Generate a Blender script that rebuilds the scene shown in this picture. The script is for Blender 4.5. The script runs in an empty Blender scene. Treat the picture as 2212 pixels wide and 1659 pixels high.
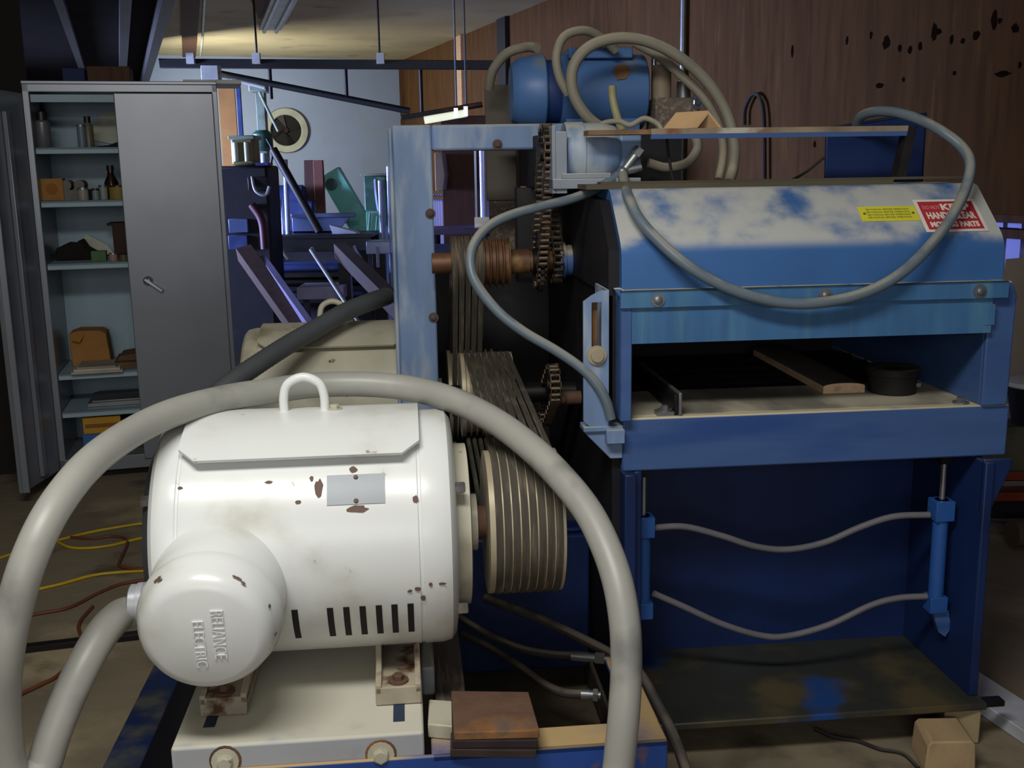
import bpy, bmesh, math, random
from mathutils import Vector, Matrix
R = math.radians
C = bpy.context.scene.collection
V = Vector

# ------------------------------------------------------------------ camera
FPX, HORIZON, ROLL, CAMH = 2300.0, 370.0, R(.9), 1.5
PITCH = math.atan((829.5-HORIZON)/FPX)
_f = V((0, math.cos(PITCH), -math.sin(PITCH))); _r = V((1, 0, 0)); _u = V((0, math.sin(PITCH), math.cos(PITCH)))
RT = _r*math.cos(ROLL)-_u*math.sin(ROLL); UP = _u*math.cos(ROLL)+_r*math.sin(ROLL); FW = _f
CAM = V((0, 0, CAMH))
cd = bpy.data.cameras.new('camera'); cam = bpy.data.objects.new('camera', cd); C.objects.link(cam)
cd.sensor_width = 36; cd.lens = FPX/2212*36; cd.clip_start = .05; cd.clip_end = 100
cam.matrix_world = Matrix(((RT.x, UP.x, -FW.x, CAM.x), (RT.y, UP.y, -FW.y, CAM.y), (RT.z, UP.z, -FW.z, CAM.z), (0, 0, 0, 1)))
bpy.context.scene.camera = cam

# ------------------------------------------------------------------ world, lights, exposure
sc = bpy.context.scene
sc.view_settings.view_transform = 'Standard'; sc.view_settings.look = 'None'
sc.view_settings.gamma = 1; sc.view_settings.use_curve_mapping = False
sc.view_settings.exposure = 0.06
w = bpy.data.worlds.new('daylight'); sc.world = w; w.use_nodes = True
w.node_tree.nodes['Background'].inputs[0].default_value = (.55, .68, 1, 1)
w.node_tree.nodes['Background'].inputs[1].default_value = .15

def area(name, loc, aim, sx, sy, power, col):
    d = bpy.data.lights.new(name, 'AREA'); d.shape = 'RECTANGLE'; d.size = sx; d.size_y = sy; d.energy = power; d.color = col
    o = bpy.data.objects.new(name, d); C.objects.link(o); o.location = loc
    o.rotation_euler = (V(aim)-V(loc)).to_track_quat('-Z', 'Y').to_euler()
    return o
area('bay_door_daylight', (-.6, -2.6, 1.9), (-.3, 3.0, 1.1), 3.0, 1.5, 46, (1, .985, .95))      # open bay door behind the camera
area('ceiling_lamp', (-.5, .7, 2.85), (-.35, 1.6, .5), 1.3, .35, 48, (1, .99, .95))              # lamp on the ceiling above the camera
sw = area('side_window_daylight', (-5.9, 7.8, 1.6), (-1.0, 8.9, .6), 3.0, .9, 300, (.45, .55, 1))  # window in the left wall, far end
sw.data.spread = R(85)
fl = area('far_lamp', (-3.6, 12.0, 2.0), (-1.7, 14.6, 1.75), .5, .4, 75, (1, 1, .84))           # lamp hidden behind the cabinet, by the back wall

# ------------------------------------------------------------------ pixel measuring: photo point -> place in the hall
def ray(u, v): return FW*FPX+RT*(u-1106)-UP*(v-829.5)
def PY(u, v, Y): d = ray(u, v); return CAM+d*(Y/d.y)
def PZ(u, v, Z): d = ray(u, v); return CAM+d*((Z-CAMH)/d.z)
TH = R(5.6)                                            # the saw stands turned by this much
M0 = PZ(1345, 905, .9); M0.z = 0
EX = V((math.cos(TH), math.sin(TH), 0)); EY = V((-math.sin(TH), math.cos(TH), 0))
def ML(u, v, y):                                       # photo point at depth y in the saw's own axes
    d = ray(u, v); t = ((M0-CAM).dot(EY)+y)/d.dot(EY); p = CAM+d*t-M0
    return V((p.dot(EX), p.dot(EY), p.z))
def MZ(u, v, z):
    p = PZ(u, v, z)-M0; return V((p.dot(EX), p.dot(EY), z))
def W(x, y, z): return M0+EX*x+EY*y+V((0, 0, z))
def mpath(L): return [ML(*a) for a in L]
def ypath(L): return [PY(*a) for a in L]
def wpath(L): return [W(*ML(*a)) for a in L]

# ------------------------------------------------------------------ materials
def lin(h):
    return tuple((c/12.92 if c <= .04045 else ((c+.055)/1.055)**2.4) for c in [int(h[i:i+2], 16)/255 for i in (0, 2, 4)])+(1,)
MATS = {}
def M(name, base, rough=.5, metal=0, var=.12, vs=6, spots=None, spots2=None, dust=None, stretch=(1, 1, 1), bump=0, bs=40, emit=None, spec=.4, scuff=0):
    """spots=(colour, scale, low, high): blotches;  dust=(colour, low, high): settles on faces that look up"""
    m = bpy.data.materials.new(name); m.use_nodes = True; nt = m.node_tree; N = nt.nodes; L = nt.links
    b = N['Principled BSDF']; b.inputs['Roughness'].default_value = rough; b.inputs['Metallic'].default_value = metal
    b.inputs['Specular IOR Level'].default_value = spec
    tc = N.new('ShaderNodeTexCoord'); mp = N.new('ShaderNodeMapping'); mp.inputs['Scale'].default_value = stretch
    L.new(tc.outputs['Object'], mp.inputs[0])
    def noise(scale, det=5):
        n = N.new('ShaderNodeTexNoise'); n.inputs['Scale'].default_value = scale; n.inputs['Detail'].default_value = det
        L.new(mp.outputs[0], n.inputs['Vector']); return n.outputs['Fac']
    def ramp(src, lo, hi):
        r = N.new('ShaderNodeMapRange'); r.inputs[1].default_value = lo; r.inputs[2].default_value = hi; r.clamp = True
        r.interpolation_type = 'SMOOTHSTEP'; L.new(src, r.inputs[0]); return r.outputs[0]
    def mix(fac, a, c):
        x = N.new('ShaderNodeMix'); x.data_type = 'RGBA'; L.new(fac, x.inputs[0])
        if isinstance(a, tuple): x.inputs[6].default_value = a
        else: L.new(a, x.inputs[6])
        x.inputs[7].default_value = c; return x.outputs[2]
    col = lin(base)
    dark = tuple(c*(1-var*2.2) for c in col[:3])+(1,)
    out = mix(ramp(noise(vs), .35, .75), col, dark)
    for s in (spots, spots2):
        if s: out = mix(ramp(noise(s[1], 7), s[2], s[3]), out, lin(s[0]))
    if dust:
        g = N.new('ShaderNodeNewGeometry'); sx = N.new('ShaderNodeSeparateXYZ'); L.new(g.outputs['Normal'], sx.inputs[0])
        a = ramp(sx.outputs['Z'], .25, .7); n2 = ramp(noise(dust[3] if len(dust) > 3 else 9, 6), dust[1], dust[2])
        mm = N.new('ShaderNodeMath'); mm.operation = 'MULTIPLY'; L.new(a, mm.inputs[0]); L.new(n2, mm.inputs[1])
        out = mix(mm.outputs[0], out, lin(dust[0]))
        rr = N.new('ShaderNodeMapRange'); rr.inputs[3].default_value = rough; rr.inputs[4].default_value = .9
        L.new(mm.outputs[0], rr.inputs[0]); L.new(rr.outputs[0], b.inputs['Roughness'])
    L.new(out, b.inputs['Base Color'])
    if bump:
        bn = N.new('ShaderNodeBump'); bn.inputs['Strength'].default_value = bump; bn.inputs['Distance'].default_value = .01
        L.new(noise(bs, 6), bn.inputs['Height']); L.new(bn.outputs[0], b.inputs['Normal'])
    if emit:
        b.inputs['Emission Color'].default_value = lin(emit[0]); b.inputs['Emission Strength'].default_value = emit[1]
    MATS[name] = m; return m
blue = M('blue_paint', '34598f', .42, 0, .10, 4, spots=('5f7ca0', 3, .58, .75), dust=('a9a08a', .35, .6))
hoodblue = M('blue_hood_paint', '3c68a2', .40, 0, .08, 3, spots=('4b6ea6', 5, .6, .8), dust=('b4b5b1', .35, .53, 5))
aproblue = M('blue_apron_paint', '456296', .42, 0, .08, 3, spots=('2f4d88', 2.5, .5, .7), stretch=(.6, 1, 4), dust=('c9bd9b', .2, .45))
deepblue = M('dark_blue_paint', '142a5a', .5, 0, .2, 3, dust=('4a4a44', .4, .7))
postblue = M('faded_blue_paint', '7790b6', .45, 0, .12, 4, spots=('a9b3be', 6, .46, .70), spots2=('4d6ca3', 3, .6, .75), stretch=(2, 2, .5), dust=('a3a69f', .3, .6))
tabledust = M('sawdust_steel', '7f7a6e', .85, 0, .15, 5, spots=('b9b19a', 4, .42, .6), spots2=('31559a', 5, .6, .7), stretch=(1, .5, 1))
dark = M('grease_and_shade_black', '15131a', .6, 0, .2, 8, spots=('2a211f', 6, .55, .75))  # grease black, also used for backing sheets that stand in for shade
darksteel = M('dark_steel', '2b2728', .45, .6, .2, 8, spots=('4a332a', 7, .55, .75))
rust = M('rusty_steel', '6b5040', .8, .1, .2, 8, spots=('96683a', 5, .48, .68), spots2=('5f5350', 9, .55, .7), bump=.3)
darkrust = M('bolt_rust', '5b4c46', .7, .2, .15, 12)
orange = M('orange_brown_rust', '74523a', .5, .3, .2, 8, spots=('9a774c', 12, .5, .7))
white = M('white_enamel', 'e2e4e1', .28, 0, .03, 3, spots=('bdb9a8', 5, .52, .8), spots2=('8a7f6c', 20, .69, .76), spec=.5)
whitedirty = M('dirty_white_enamel', 'c2bda8', .4, 0, .10, 5, spots=('8d836c', 6, .55, .75), spots2=('5b4c3d', 19, .69, .73))
greyish = M('motor_base_paint', 'a9abb0', .42, 0, .06, 4, spots=('8d8f95', 5, .6, .8), dust=('c8c4b4', .2, .45), spots2=('5b5044', 22, .68, .74))
rustwhite = M('rusted_white', 'b0a58f', .6, 0, .15, 9, spots=('57371f', 14, .53, .66))
ink = M('black_void', '0a0a0c', .8)
chip = M('chipped_primer', '6f5a4e', .8)
slotdark = M('slot_shadow', '16191c', .7)
plate = M('aluminium_plate', '9a9fa4', .5, .15, .05, 6)
chrome = M('bright_steel', 'cfcfd2', .2, .9, .05)
steel = M('grey_steel', '8b8d8e', .4, .7, .1, 8)
conduit = M('grey_conduit', 'a09f97', .42, 0, .07, 5, spots=('74746f', 6, .55, .75), spots2=('a39f92', 9, .62, .75), spec=.5)
conduitdark = M('dark_conduit', '54575a', .45, 0, .08, 6, spec=.5)
conduittan = M('dusty_conduit', '8a8474', .6, 0, .1, 6, dust=('a59c86', .3, .6))
hose = M('grey_blue_hose', '66737d', .42, 0, .08, 8, dust=('8e8d83', .4, .6), spec=.5)
hosedark = M('black_rubber', '2c2a28', .6, 0, .15, 9, dust=('56504a', .4, .6), spec=.2)
hosegrey = M('dull_grey_hose', '6f6c70', .5, 0, .1, 9)
belt = M('belt_rubber', '4b473e', .8, 0, .1, 14, spots=('6a6152', 10, .5, .75), stretch=(8, 1, 1), spec=.2)
belttop = M('dusty_belt', '6e675c', .75, 0, .15, 20, spots=('8b8375', 12, .5, .7), stretch=(6, .5, .5))
pulleysteel = M('worn_pulley_steel', 'b5a98e', .42, .25, .1, 10, spots=('8a7458', 8, .55, .7))
cabgrey = M('grey_cabinet', '868a92', .30, .25, .04, 3, spots=('787c83', 2, .5, .8), spec=.6)
cabin = M('cabinet_inside', '9fb6c2', .5, 0, .06, 3)
wood = M('pale_wood', 'c39e78', .75, 0, .1, 5, spots=('a77f58', 7, .55, .75), stretch=(12, 1, 12))
woodgrey = M('dusty_wood', '6e6257', .8, 0, .15, 5, spots=('8d8071', 7, .5, .7), stretch=(12, 1, 12))
woodbrown = M('brown_wood', '573725', .75, 0, .2, 5, spots=('4e3324', 6, .5, .7), stretch=(8, 8, 1))
woodred = M('red_brown_board', '4a2b22', .7, 0, .15, 5, stretch=(8, 8, 1))
cardboard = M('cardboard', 'a9793f', .85, 0, .12, 6, spots=('8a5c2a', 5, .55, .75))
yellowbox = M('orange_carton', 'c08f2c', .7, 0, .1, 6)
teal = M('turquoise_paint', '84dcc2', .45, 0, .1, 5, spots=('98e4d0', 4, .5, .7))
greenm = M('green_machine_paint', '31584a', .45, 0, .15, 5, spots=('5f7f70', 6, .55, .75))
palegreen = M('pale_green_paint', '8f9c86', .5, 0, .15, 6, spots=('4e5a48', 5, .5, .7))
navy = M('navy_machine_paint', '2c3c6e', .5, 0, .15, 5, spots=('485a8c', 4, .5, .7))
purple = M('violet_steel', '5a4f78', .5, .2, .15, 5)
paleblue = M('pale_blue_pipe', 'aab7d8', .3, .3, .1, 6)
paper = M('paper', 'c9cbb9', .8)
yellowcord = M('yellow_cord', 'c4a51c', .5)
redcord = M('red_brown_cord', '6e3b26', .6)
red = M('red_print', 'b5333c', .6)
labelwhite = M('label_white', 'e6dcd2', .6)
labelyellow = M('label_yellow', 'd9d43c', .6)
labelink = M('label_ink', '6f6a2a', .7)
orangered = M('orange_red_paint', '8a3a1c', .5, 0, .15, 4)
bluecarton = M('blue_carton', '3c6aa8', .7)
greencarton = M('green_carton', '4f7548', .7)
pink = M('pink_tin', 'a77f74', .5)
amber = M('amber_glass', '2a1712', .2, 0)
mustard = M('mustard_label', '8f7d33', .6)
lampwhite = M('lamp_enamel', 'c8cbc6', .4)
blackpaint = M('black_pipe_paint', '17181a', .5)
# setting
m_floor = M('floor_concrete', '867a64', .85, 0, .16, 1.2, spots=('a09174', 2.5, .5, .7), spots2=('5c5243', 3.4, .56, .72), bump=.3, bs=22)
m_ceil = M('ceiling_plywood', 'aea284', .85, 0, .10, .8, spots=('968a6c', 1.2, .5, .75), spots2=('7c6752', 1.9, .60, .75), stretch=(1, 1, 1))
m_ply = M('plywood_wall', '563c24', .85, 0, .10, 4, spots=('48321c', 6, .48, .72), spots2=('614629', 5, .58, .75), stretch=(3.2, 3.2, .35), spec=.1)
m_white = M('blue_lit_white_wall', '8492b2', .7, 0, .04, 1.5, spots=('7f8894', 2, .55, .8))  # bluish window light is put into this white wall's colour
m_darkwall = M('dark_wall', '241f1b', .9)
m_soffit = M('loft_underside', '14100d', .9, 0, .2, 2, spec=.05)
m_corr = M('violet_corrugated_steel', '7a7cb4', .4, .3, .06, 3)

# ------------------------------------------------------------------ mesh helpers
class G:
    def __init__(s): s.bm = bmesh.new(); s.mi = 0
    def _f(s, vs):
        try: f = s.bm.faces.new(vs); f.material_index = s.mi
        except ValueError: pass
    def box(s, x0, y0, z0, x1, y1, z1):
        x0, x1 = sorted((x0, x1)); y0, y1 = sorted((y0, y1)); z0, z1 = sorted((z0, z1))
        return s.prism([(x0, y0, z0), (x1, y0, z0), (x1, y1, z0), (x0, y1, z0)], (0, 0, z1-z0))
    def prism(s, poly, vec):
        poly = [V(p) for p in poly]; vec = V(vec); n = len(poly)
        nrm = V((0, 0, 0))
        for i in range(n): nrm += poly[i].cross(poly[(i+1) % n])
        if nrm.dot(vec) > 0: poly.reverse()
        a = [s.bm.verts.new(p) for p in poly]; b = [s.bm.verts.new(p+vec) for p in poly]
        s._f(a); s._f(b[::-1])
        for i in range(n): s._f([a[(i+1) % n], a[i], b[i], b[(i+1) % n]])
        return s
    def bar(s, p0, p1, w, t, side=(1, 0, 0)):
        """rectangular bar from p0 to p1, w wide along side, t thick across"""
        p0, p1 = V(p0), V(p1); d = (p1-p0).normalized(); sd = V(side); sd = (sd-d*sd.dot(d)).normalized(); o = d.cross(sd)
        q = [p0+sd*(a*w/2)+o*(b*t/2) for a, b in ((-1, -1), (1, -1), (1, 1), (-1, 1))]
        return s.prism(q, p1-p0)
    def ring(s, c, d, ref, r, n):
        d = V(d).normalized(); a = V(ref)-d*V(ref).dot(d); a = a.normalized(); b = d.cross(a)
        return [s.bm.verts.new(V(c)+a*(r*math.cos(2*math.pi*i/n))+b*(r*math.sin(2*math.pi*i/n))) for i in range(n)]
    def lathe(s, prof, o, axis, n=28, caps=True):
        """prof: list of (distance along axis, radius)"""
        o, ax = V(o), V(axis).normalized(); ref = V((0, 0, 1)) if abs(ax.z) < .9 else V((1, 0, 0)); rings = []
        for h, r in prof: rings.append(s.ring(o+ax*h, ax, ref, max(r, 1e-4), n))
        for A, B in zip(rings, rings[1:]):
            for i in range(n): s._f([A[i], A[(i+1) % n], B[(i+1) % n], B[i]])
        if caps: s._f(rings[0][::-1]); s._f(rings[-1])
        return s
    def cyl(s, p0, p1, r, r1=None, n=20):
        p0, p1 = V(p0), V(p1); L = (p1-p0).length
        return s.lathe([(0, r), (L, r if r1 is None else r1)], p0, p1-p0, n)
    def tube(s, pts, r, n=14, sub=8, rib=0, closed=False):
        P = [V(p) for p in pts]
        if sub > 1 and len(P) > 2:
            Q = []; E = ([P[-1]]+P+[P[0], P[1]]) if closed else ([P[0]*2-P[1]]+P+[P[-1]*2-P[-2]])
            m = len(P) if closed else len(P)-1
            for i in range(m):
                a, b, c, d = E[i:i+4]
                for k in range(sub):
                    t = k/sub; Q.append(.5*((2*b)+(c-a)*t+(2*a-5*b+4*c-d)*t*t+(3*b-a-3*c+d)*t**3))
            if not closed: Q.append(P[-1])
            P = Q
        if rib:                                        # resample finely for a ribbed surface
            Q = [P[0]]
            for a, b in zip(P, P[1:]):
                k = max(1, int((b-a).length/rib))
                Q += [a.lerp(b, j/k) for j in range(1, k+1)]
            P = Q
        T = [((P[(i+1) % len(P)] if closed else P[min(i+1, len(P)-1)])-(P[i-1] if closed else P[max(i-1, 0)])).normalized() for i in range(len(P))]
        ref = V((0, 0, 1)) if abs(T[0].z) < .9 else V((1, 0, 0)); rings = []
        for i, p in enumerate(P):
            ref = (ref-T[i]*ref.dot(T[i])).normalized()
            rr = r[0]+(r[1]-r[0])*i/(len(P)-1) if isinstance(r, tuple) else r
            if rib and i % 2: rr *= .93
            rings.append(s.ring(p, T[i], ref, rr, n))
        prs = list(zip(rings, rings[1:]))+([(rings[-1], rings[0])] if closed else [])
        for A, B in prs:
            for i in range(n): s._f([A[i], A[(i+1) % n], B[(i+1) % n], B[i]])
        if not closed: s._f(rings[0][::-1]); s._f(rings[-1])
        return s
    def ell(s, c, rad, n=16, m=10):
        c = V(c); rows = []
        for j in range(m+1):
            t = math.pi*j/m
            rows.append([s.bm.verts.new(c+V((rad[0]*math.sin(t)*math.cos(2*math.pi*i/n), rad[1]*math.sin(t)*math.sin(2*math.pi*i/n), rad[2]*math.cos(t)))) for i in range(n)] if 0 < j < m
                        else [s.bm.verts.new(c+V((0, 0, rad[2]*math.cos(t))))])
        for A, B in zip(rows, rows[1:]):
            for i in range(n):
                k = (i+1) % n
                if len(A) == 1: s._f([A[0], B[i], B[k]])
                elif len(B) == 1: s._f([A[i], B[0], A[k]])
                else: s._f([A[i], B[i], B[k], A[k]])
        return s
    def blob(s, c, e1, e2, r1, r2, nrm, seed=0, n=14):
        """a flat irregular patch (worn paint, knot) lying on a surface"""
        rn = random.Random(seed); c, e1, e2, nrm = V(c), V(e1), V(e2), V(nrm)
        vs = [s.bm.verts.new(c+nrm*.0012+e1*(r1*math.cos(2*math.pi*i/n)*rn.uniform(.7, 1.15))+e2*(r2*math.sin(2*math.pi*i/n)*rn.uniform(.7, 1.15))) for i in range(n)]
        f = s.bm.faces.new(vs); f.material_index = s.mi; f.normal_update()
        if f.normal.dot(nrm) < 0: f.normal_flip()
        return s
    def text(s, body, o, e1, e2, size, depth=.0008, spacing=1.0, width=None, bold=0):
        cu = bpy.data.curves.new('lettering', 'FONT'); cu.body = body; cu.size = size; cu.align_x = 'CENTER'; cu.align_y = 'CENTER'
        cu.extrude = depth/2; cu.space_character = spacing; cu.resolution_u = 3; cu.offset = bold
        ob = bpy.data.objects.new('lettering', cu); C.objects.link(ob)
        bpy.context.view_layer.update()
        me = bpy.data.meshes.new_from_object(ob.evaluated_get(bpy.context.evaluated_depsgraph_get()))
        bpy.data.objects.remove(ob); bpy.data.curves.remove(cu)
        o, e1, e2 = V(o), V(e1).normalized(), V(e2).normalized(); nn = e1.cross(e2)
        k = 1
        if width:
            xs = [v.co.x for v in me.vertices]; k = width/(max(xs)-min(xs))
        vs = [s.bm.verts.new(o+e1*(v.co.x*k)+e2*v.co.y+nn*(v.co.z+depth/2)) for v in me.vertices]
        for p in me.polygons: s._f([vs[i] for i in p.vertices])
        bpy.data.meshes.remove(me); return s
    def build(s, name, mats, parent=None, bevel=0, angle=38, flat=False):
        me = bpy.data.meshes.new(name); org = V((0, 0, 0))
        if parent is None and s.bm.verts:
            lo = [min(v.co[k] for v in s.bm.verts) for k in range(3)]; hi = [max(v.co[k] for v in s.bm.verts) for k in range(3)]
            org = V(((lo[0]+hi[0])/2, (lo[1]+hi[1])/2, lo[2]))
            for v in s.bm.verts: v.co -= org
        s.bm.to_mesh(me); s.bm.free()
        for m in (mats if isinstance(mats, (list, tuple)) else [mats]): me.materials.append(m)
        if not flat:
            me.polygons.foreach_set('use_smooth', [True]*len(me.polygons)); me.set_sharp_from_angle(angle=R(angle))
        o = bpy.data.objects.new(name, me); C.objects.link(o); o.location = org
        if parent: o.parent = parent
        if bevel:
            b = o.modifiers.new('edge', 'BEVEL'); b.width = bevel; b.segments = 2; b.limit_method = 'ANGLE'; b.angle_limit = R(40); b.harden_normals = False
        return o
def tag(o, label, cat, group=None, kind=None):
    o['label'] = label; o['category'] = cat
    if group: o['group'] = group
    if kind: o['kind'] = kind
    return o
def part(o, label): o['label'] = label; return o
def thing(name, label, cat, loc=(0, 0, 0), rz=0, group=None):
    o = bpy.data.objects.new(name, None); C.objects.link(o); o.location = loc; o.rotation_euler = (0, 0, rz); o.empty_display_size = .1
    return tag(o, label, cat, group)
def struct(o): o['kind'] = 'structure'; return o
def dup(root, loc=None, label=None):
    r = root.copy(); C.objects.link(r)
    if loc is not None: r.location = loc
    if label: r['label'] = label
    for ch in root.children:
        c = ch.copy(); C.objects.link(c); c.parent = r
        for g in ch.children:
            d = g.copy(); C.objects.link(d); d.parent = c
    return r
def bolt(g, c, ax, r, h, washer=True):
    """hexagon head with a washer, sitting on a surface"""
    if washer: g.lathe([(0, r*1.7), (h*.35, r*1.7)], c, ax, 16)
    g.lathe([(0, r), (h, r), (h*1.15, r*.8)], c, ax, 6)
# ------------------------------------------------------------------ setting: the hall (its long axis turned from the camera's)
RA = V((-.338, .941, 0)).normalized(); RB = V((.941, .338, 0)).normalized(); RO = V((2.273, 4.747, 0))
def H(a, b, z): return RO+RA*a+RB*b+V((0, 0, z))       # a: along the hall, b: to the right of the right wall
def hbox(g, a0, b0, z0, a1, b1, z1): return g.prism([H(a0, b0, z0), H(a1, b0, z0), H(a1, b1, z0), H(a0, b1, z0)], (0, 0, z1-z0))
def RW(u, v, off=0):                                   # photo point on the right wall
    d = ray(u, v); return CAM+d*((RO+RB*off-CAM).dot(RB)/d.dot(RB))
CEIL = 3.0
struct(hbox(G(), -5.6, -6.9, -.1, 11.0, .1, 0).build('floor', m_floor))
struct(hbox(G(), -5.6, -6.9, CEIL, 11.0, .1, CEIL+.1).build('ceiling', m_ceil))
g = hbox(G(), -5.6, 0, 1.255, 11.0, .1, CEIL); g.mi = 1
rn = random.Random(4)
for i, (u, v, a, b) in enumerate([(2148, 42, 5, 19), (2160, 45, 4, 6), (1915, 92, 7, 15), (2018, 70, 5, 19), (2028, 68, 6, 6), (1944, 105, 4, 8), (1966, 108, 4, 8), (1988, 100, 4, 10), (2056, 85, 4, 10), (2080, 88, 4, 6),
                                  (2109, 76, 6, 9), (2193, 62, 6, 10), (1830, 88, 3, 9), (1882, 75, 3, 8), (2165, 160, 14, 6), (1760, 312, 3, 7), (1900, 185, 8, 6), (2062, 158, 3, 5), (2203, 140, 3, 7), (1712, 110, 3, 14), (1952, 172, 3, 5)]):
    p = RW(u, v); s = (p-CAM).length/FPX
    g.blob(p, RA, V((0, 0, 1)), a*s*1.6, b*s, -RB, i)
struct(g.build('wall_right', [m_ply, M('wood_knot', '1c110c', .95, spec=0)]))
g = G()                                                 # corrugated steel below the plywood
pts = []; a = -5.6; k = 0
while a < 11.0:
    for da, off in ((0, .10), (.075, .10), (.085, .085), (.10, .085), (.11, .10)): pts.append(H(min(a+da, 11.0), off, 0))
    a += .11
pts += [H(11.0, .14, 0), H(-5.6, .14, 0)]
struct(g.prism(pts, (0, 0, 1.245)).build('wall_right_lower', m_corr, angle=20))
struct(hbox(hbox(G(), -5.6, -.03, 1.24, 11.0, .08, 1.275), -5.6, -.02, 1.17, 11.0, .1, 1.21).build('trim_1', woodbrown))
struct(hbox(G(), 10.9, -6.9, 0, 11.0, .1, CEIL).build('wall_back', m_white))
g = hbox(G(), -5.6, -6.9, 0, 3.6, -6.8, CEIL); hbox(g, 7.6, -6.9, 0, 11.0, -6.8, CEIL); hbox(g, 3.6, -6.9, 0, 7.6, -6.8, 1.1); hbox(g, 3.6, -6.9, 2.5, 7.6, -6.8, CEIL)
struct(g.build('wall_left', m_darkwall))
g = hbox(G(), -5.7, -6.9, 0, -5.6, -5.6, CEIL); hbox(g, -5.7, -.9, 0, -5.6, .1, CEIL)
struct(g.build('wall_front', m_darkwall))
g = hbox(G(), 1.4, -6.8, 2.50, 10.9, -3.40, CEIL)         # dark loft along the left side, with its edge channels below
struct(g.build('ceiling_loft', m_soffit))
g = hbox(G(), 1.4, -3.46, 2.38, 10.88, -3.40, 2.54); hbox(g, 1.4, -3.66, 2.43, 10.88, -3.60, 2.50); hbox(g, 1.4, -4.0, 2.45, 10.88, -3.95, 2.50)
struct(g.build('trim_2', M('loft_edge_steel', '3c3b38', .5, .3)))
g = hbox(G(), 10.88, -.06, 0, 10.9, 0, CEIL)
struct(g.build('trim_3', woodbrown))
# reddish batten and pale cable on the ceiling
def czb(g, p, q, wd, h): g.bar(V(p)-V((0, 0, h/2)), V(q)-V((0, 0, h/2)), wd, h)
g = G(); czb(g, PZ(412, -60, CEIL), PZ(408, 128, CEIL), .16, .02); struct(g.build('trim_4', woodbrown))
g = G(); czb(g, PZ(560, -60, CEIL), PZ(590, 36, CEIL), .28, .02); struct(g.build('trim_5', woodbrown))
g = G(); g.tube([PZ(446, -60, CEIL-.02), PZ(440, 30, CEIL-.02), PZ(437, 80, CEIL-.02), PZ(432, 128, CEIL-.02)], .012, 8, 3)
tag(g.build('ceiling_conduit', lampwhite), 'thin white conduit running along the ceiling beside the brown batten', 'pipe')
g = G(); p, q = PZ(640, -60, CEIL-.03), PZ(583, 60, CEIL-.03)
t = thing('strip_light', 'unlit twin strip light fixed under the tan ceiling', 'ceiling light', ((p+q)/2))
o = (p+q)/2
g.bar(p-o, q-o, .22, .05); g.build('housing', lampwhite, t)
for k in (-.06, .06):
    sd = (q-p).normalized().cross(V((0, 0, 1))); G().cyl(p-o+sd*k-V((0, 0, .04)), q-o+sd*k-V((0, 0, .04)), .019).build('tube', M('unlit_tube', 'b9bfc4', .3), t)
# vertical pipe on the plywood
p, q = RW(1478, -60, -.03), RW(1467, 130, -.03)
p.z = CEIL; q = V((p.x, p.y, 1.4))
tag(G().cyl(q, p, .022).build('wall_pipe', steel), 'grey vertical pipe on the plywood wall above the blue motor', 'pipe')

# ------------------------------------------------------------------ the blue saw
saw = thing('gang_rip_saw', 'big blue industrial saw with dusty hood, chains and in-feed table', 'machine', M0, TH)
P = saw
G().box(-.0, -.08, .10, .955, .95, .12).build('base_plate', [M('oily_base_plate', '3b3d38', .5, .2, .15, 4, spots=('5b5138', 4, .5, .7), spots2=('244a8a', 3, .62, .72))], P, .004)
G().box(.955, -.075, .105, 1.005, -.045, .12).build('base_lug', darksteel, P)
G().box(0, 0, .765, 1.0, .03, .9).box(0, .03, .765, 1.0, .045, .775).build('table_apron', aproblue, P, .006)
G().box(0, .03, .886, 1.0, .32, .9).build('table_top', tabledust, P, .002)
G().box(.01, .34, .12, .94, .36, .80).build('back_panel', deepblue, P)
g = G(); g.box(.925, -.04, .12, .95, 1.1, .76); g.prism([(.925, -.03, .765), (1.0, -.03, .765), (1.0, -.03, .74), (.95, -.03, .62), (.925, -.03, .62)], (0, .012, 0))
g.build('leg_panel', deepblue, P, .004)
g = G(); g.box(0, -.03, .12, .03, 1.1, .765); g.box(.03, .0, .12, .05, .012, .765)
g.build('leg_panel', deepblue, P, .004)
# uprights beside the opening
g = G(); g.prism([(-.012, -.03, .9), (.016, -.03, .9), (.016, -.03, 1.196), (.006, -.03, 1.212), (-.012, -.03, 1.225), (-.03, -.03, 1.225), (-.012, -.03, 1.20)], (0, .012, 0))
g.box(-.012, -.018, .9, 0, .5, 1.22); g.build('left_upright', aproblue, P, .003)
g = G(); g.prism([(.918, -.012, .9), (.986, -.012, .9), (.990, -.012, 1.18), (.975, -.012, 1.215), (.918, -.012, 1.215)], (0, .014, 0)); g.box(.918, .002, .9, .93, 1.1, 1.24); g.box(.918, .33, .76, .93, 1.1, .9)
g.build('right_upright', aproblue, P, .004)
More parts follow.
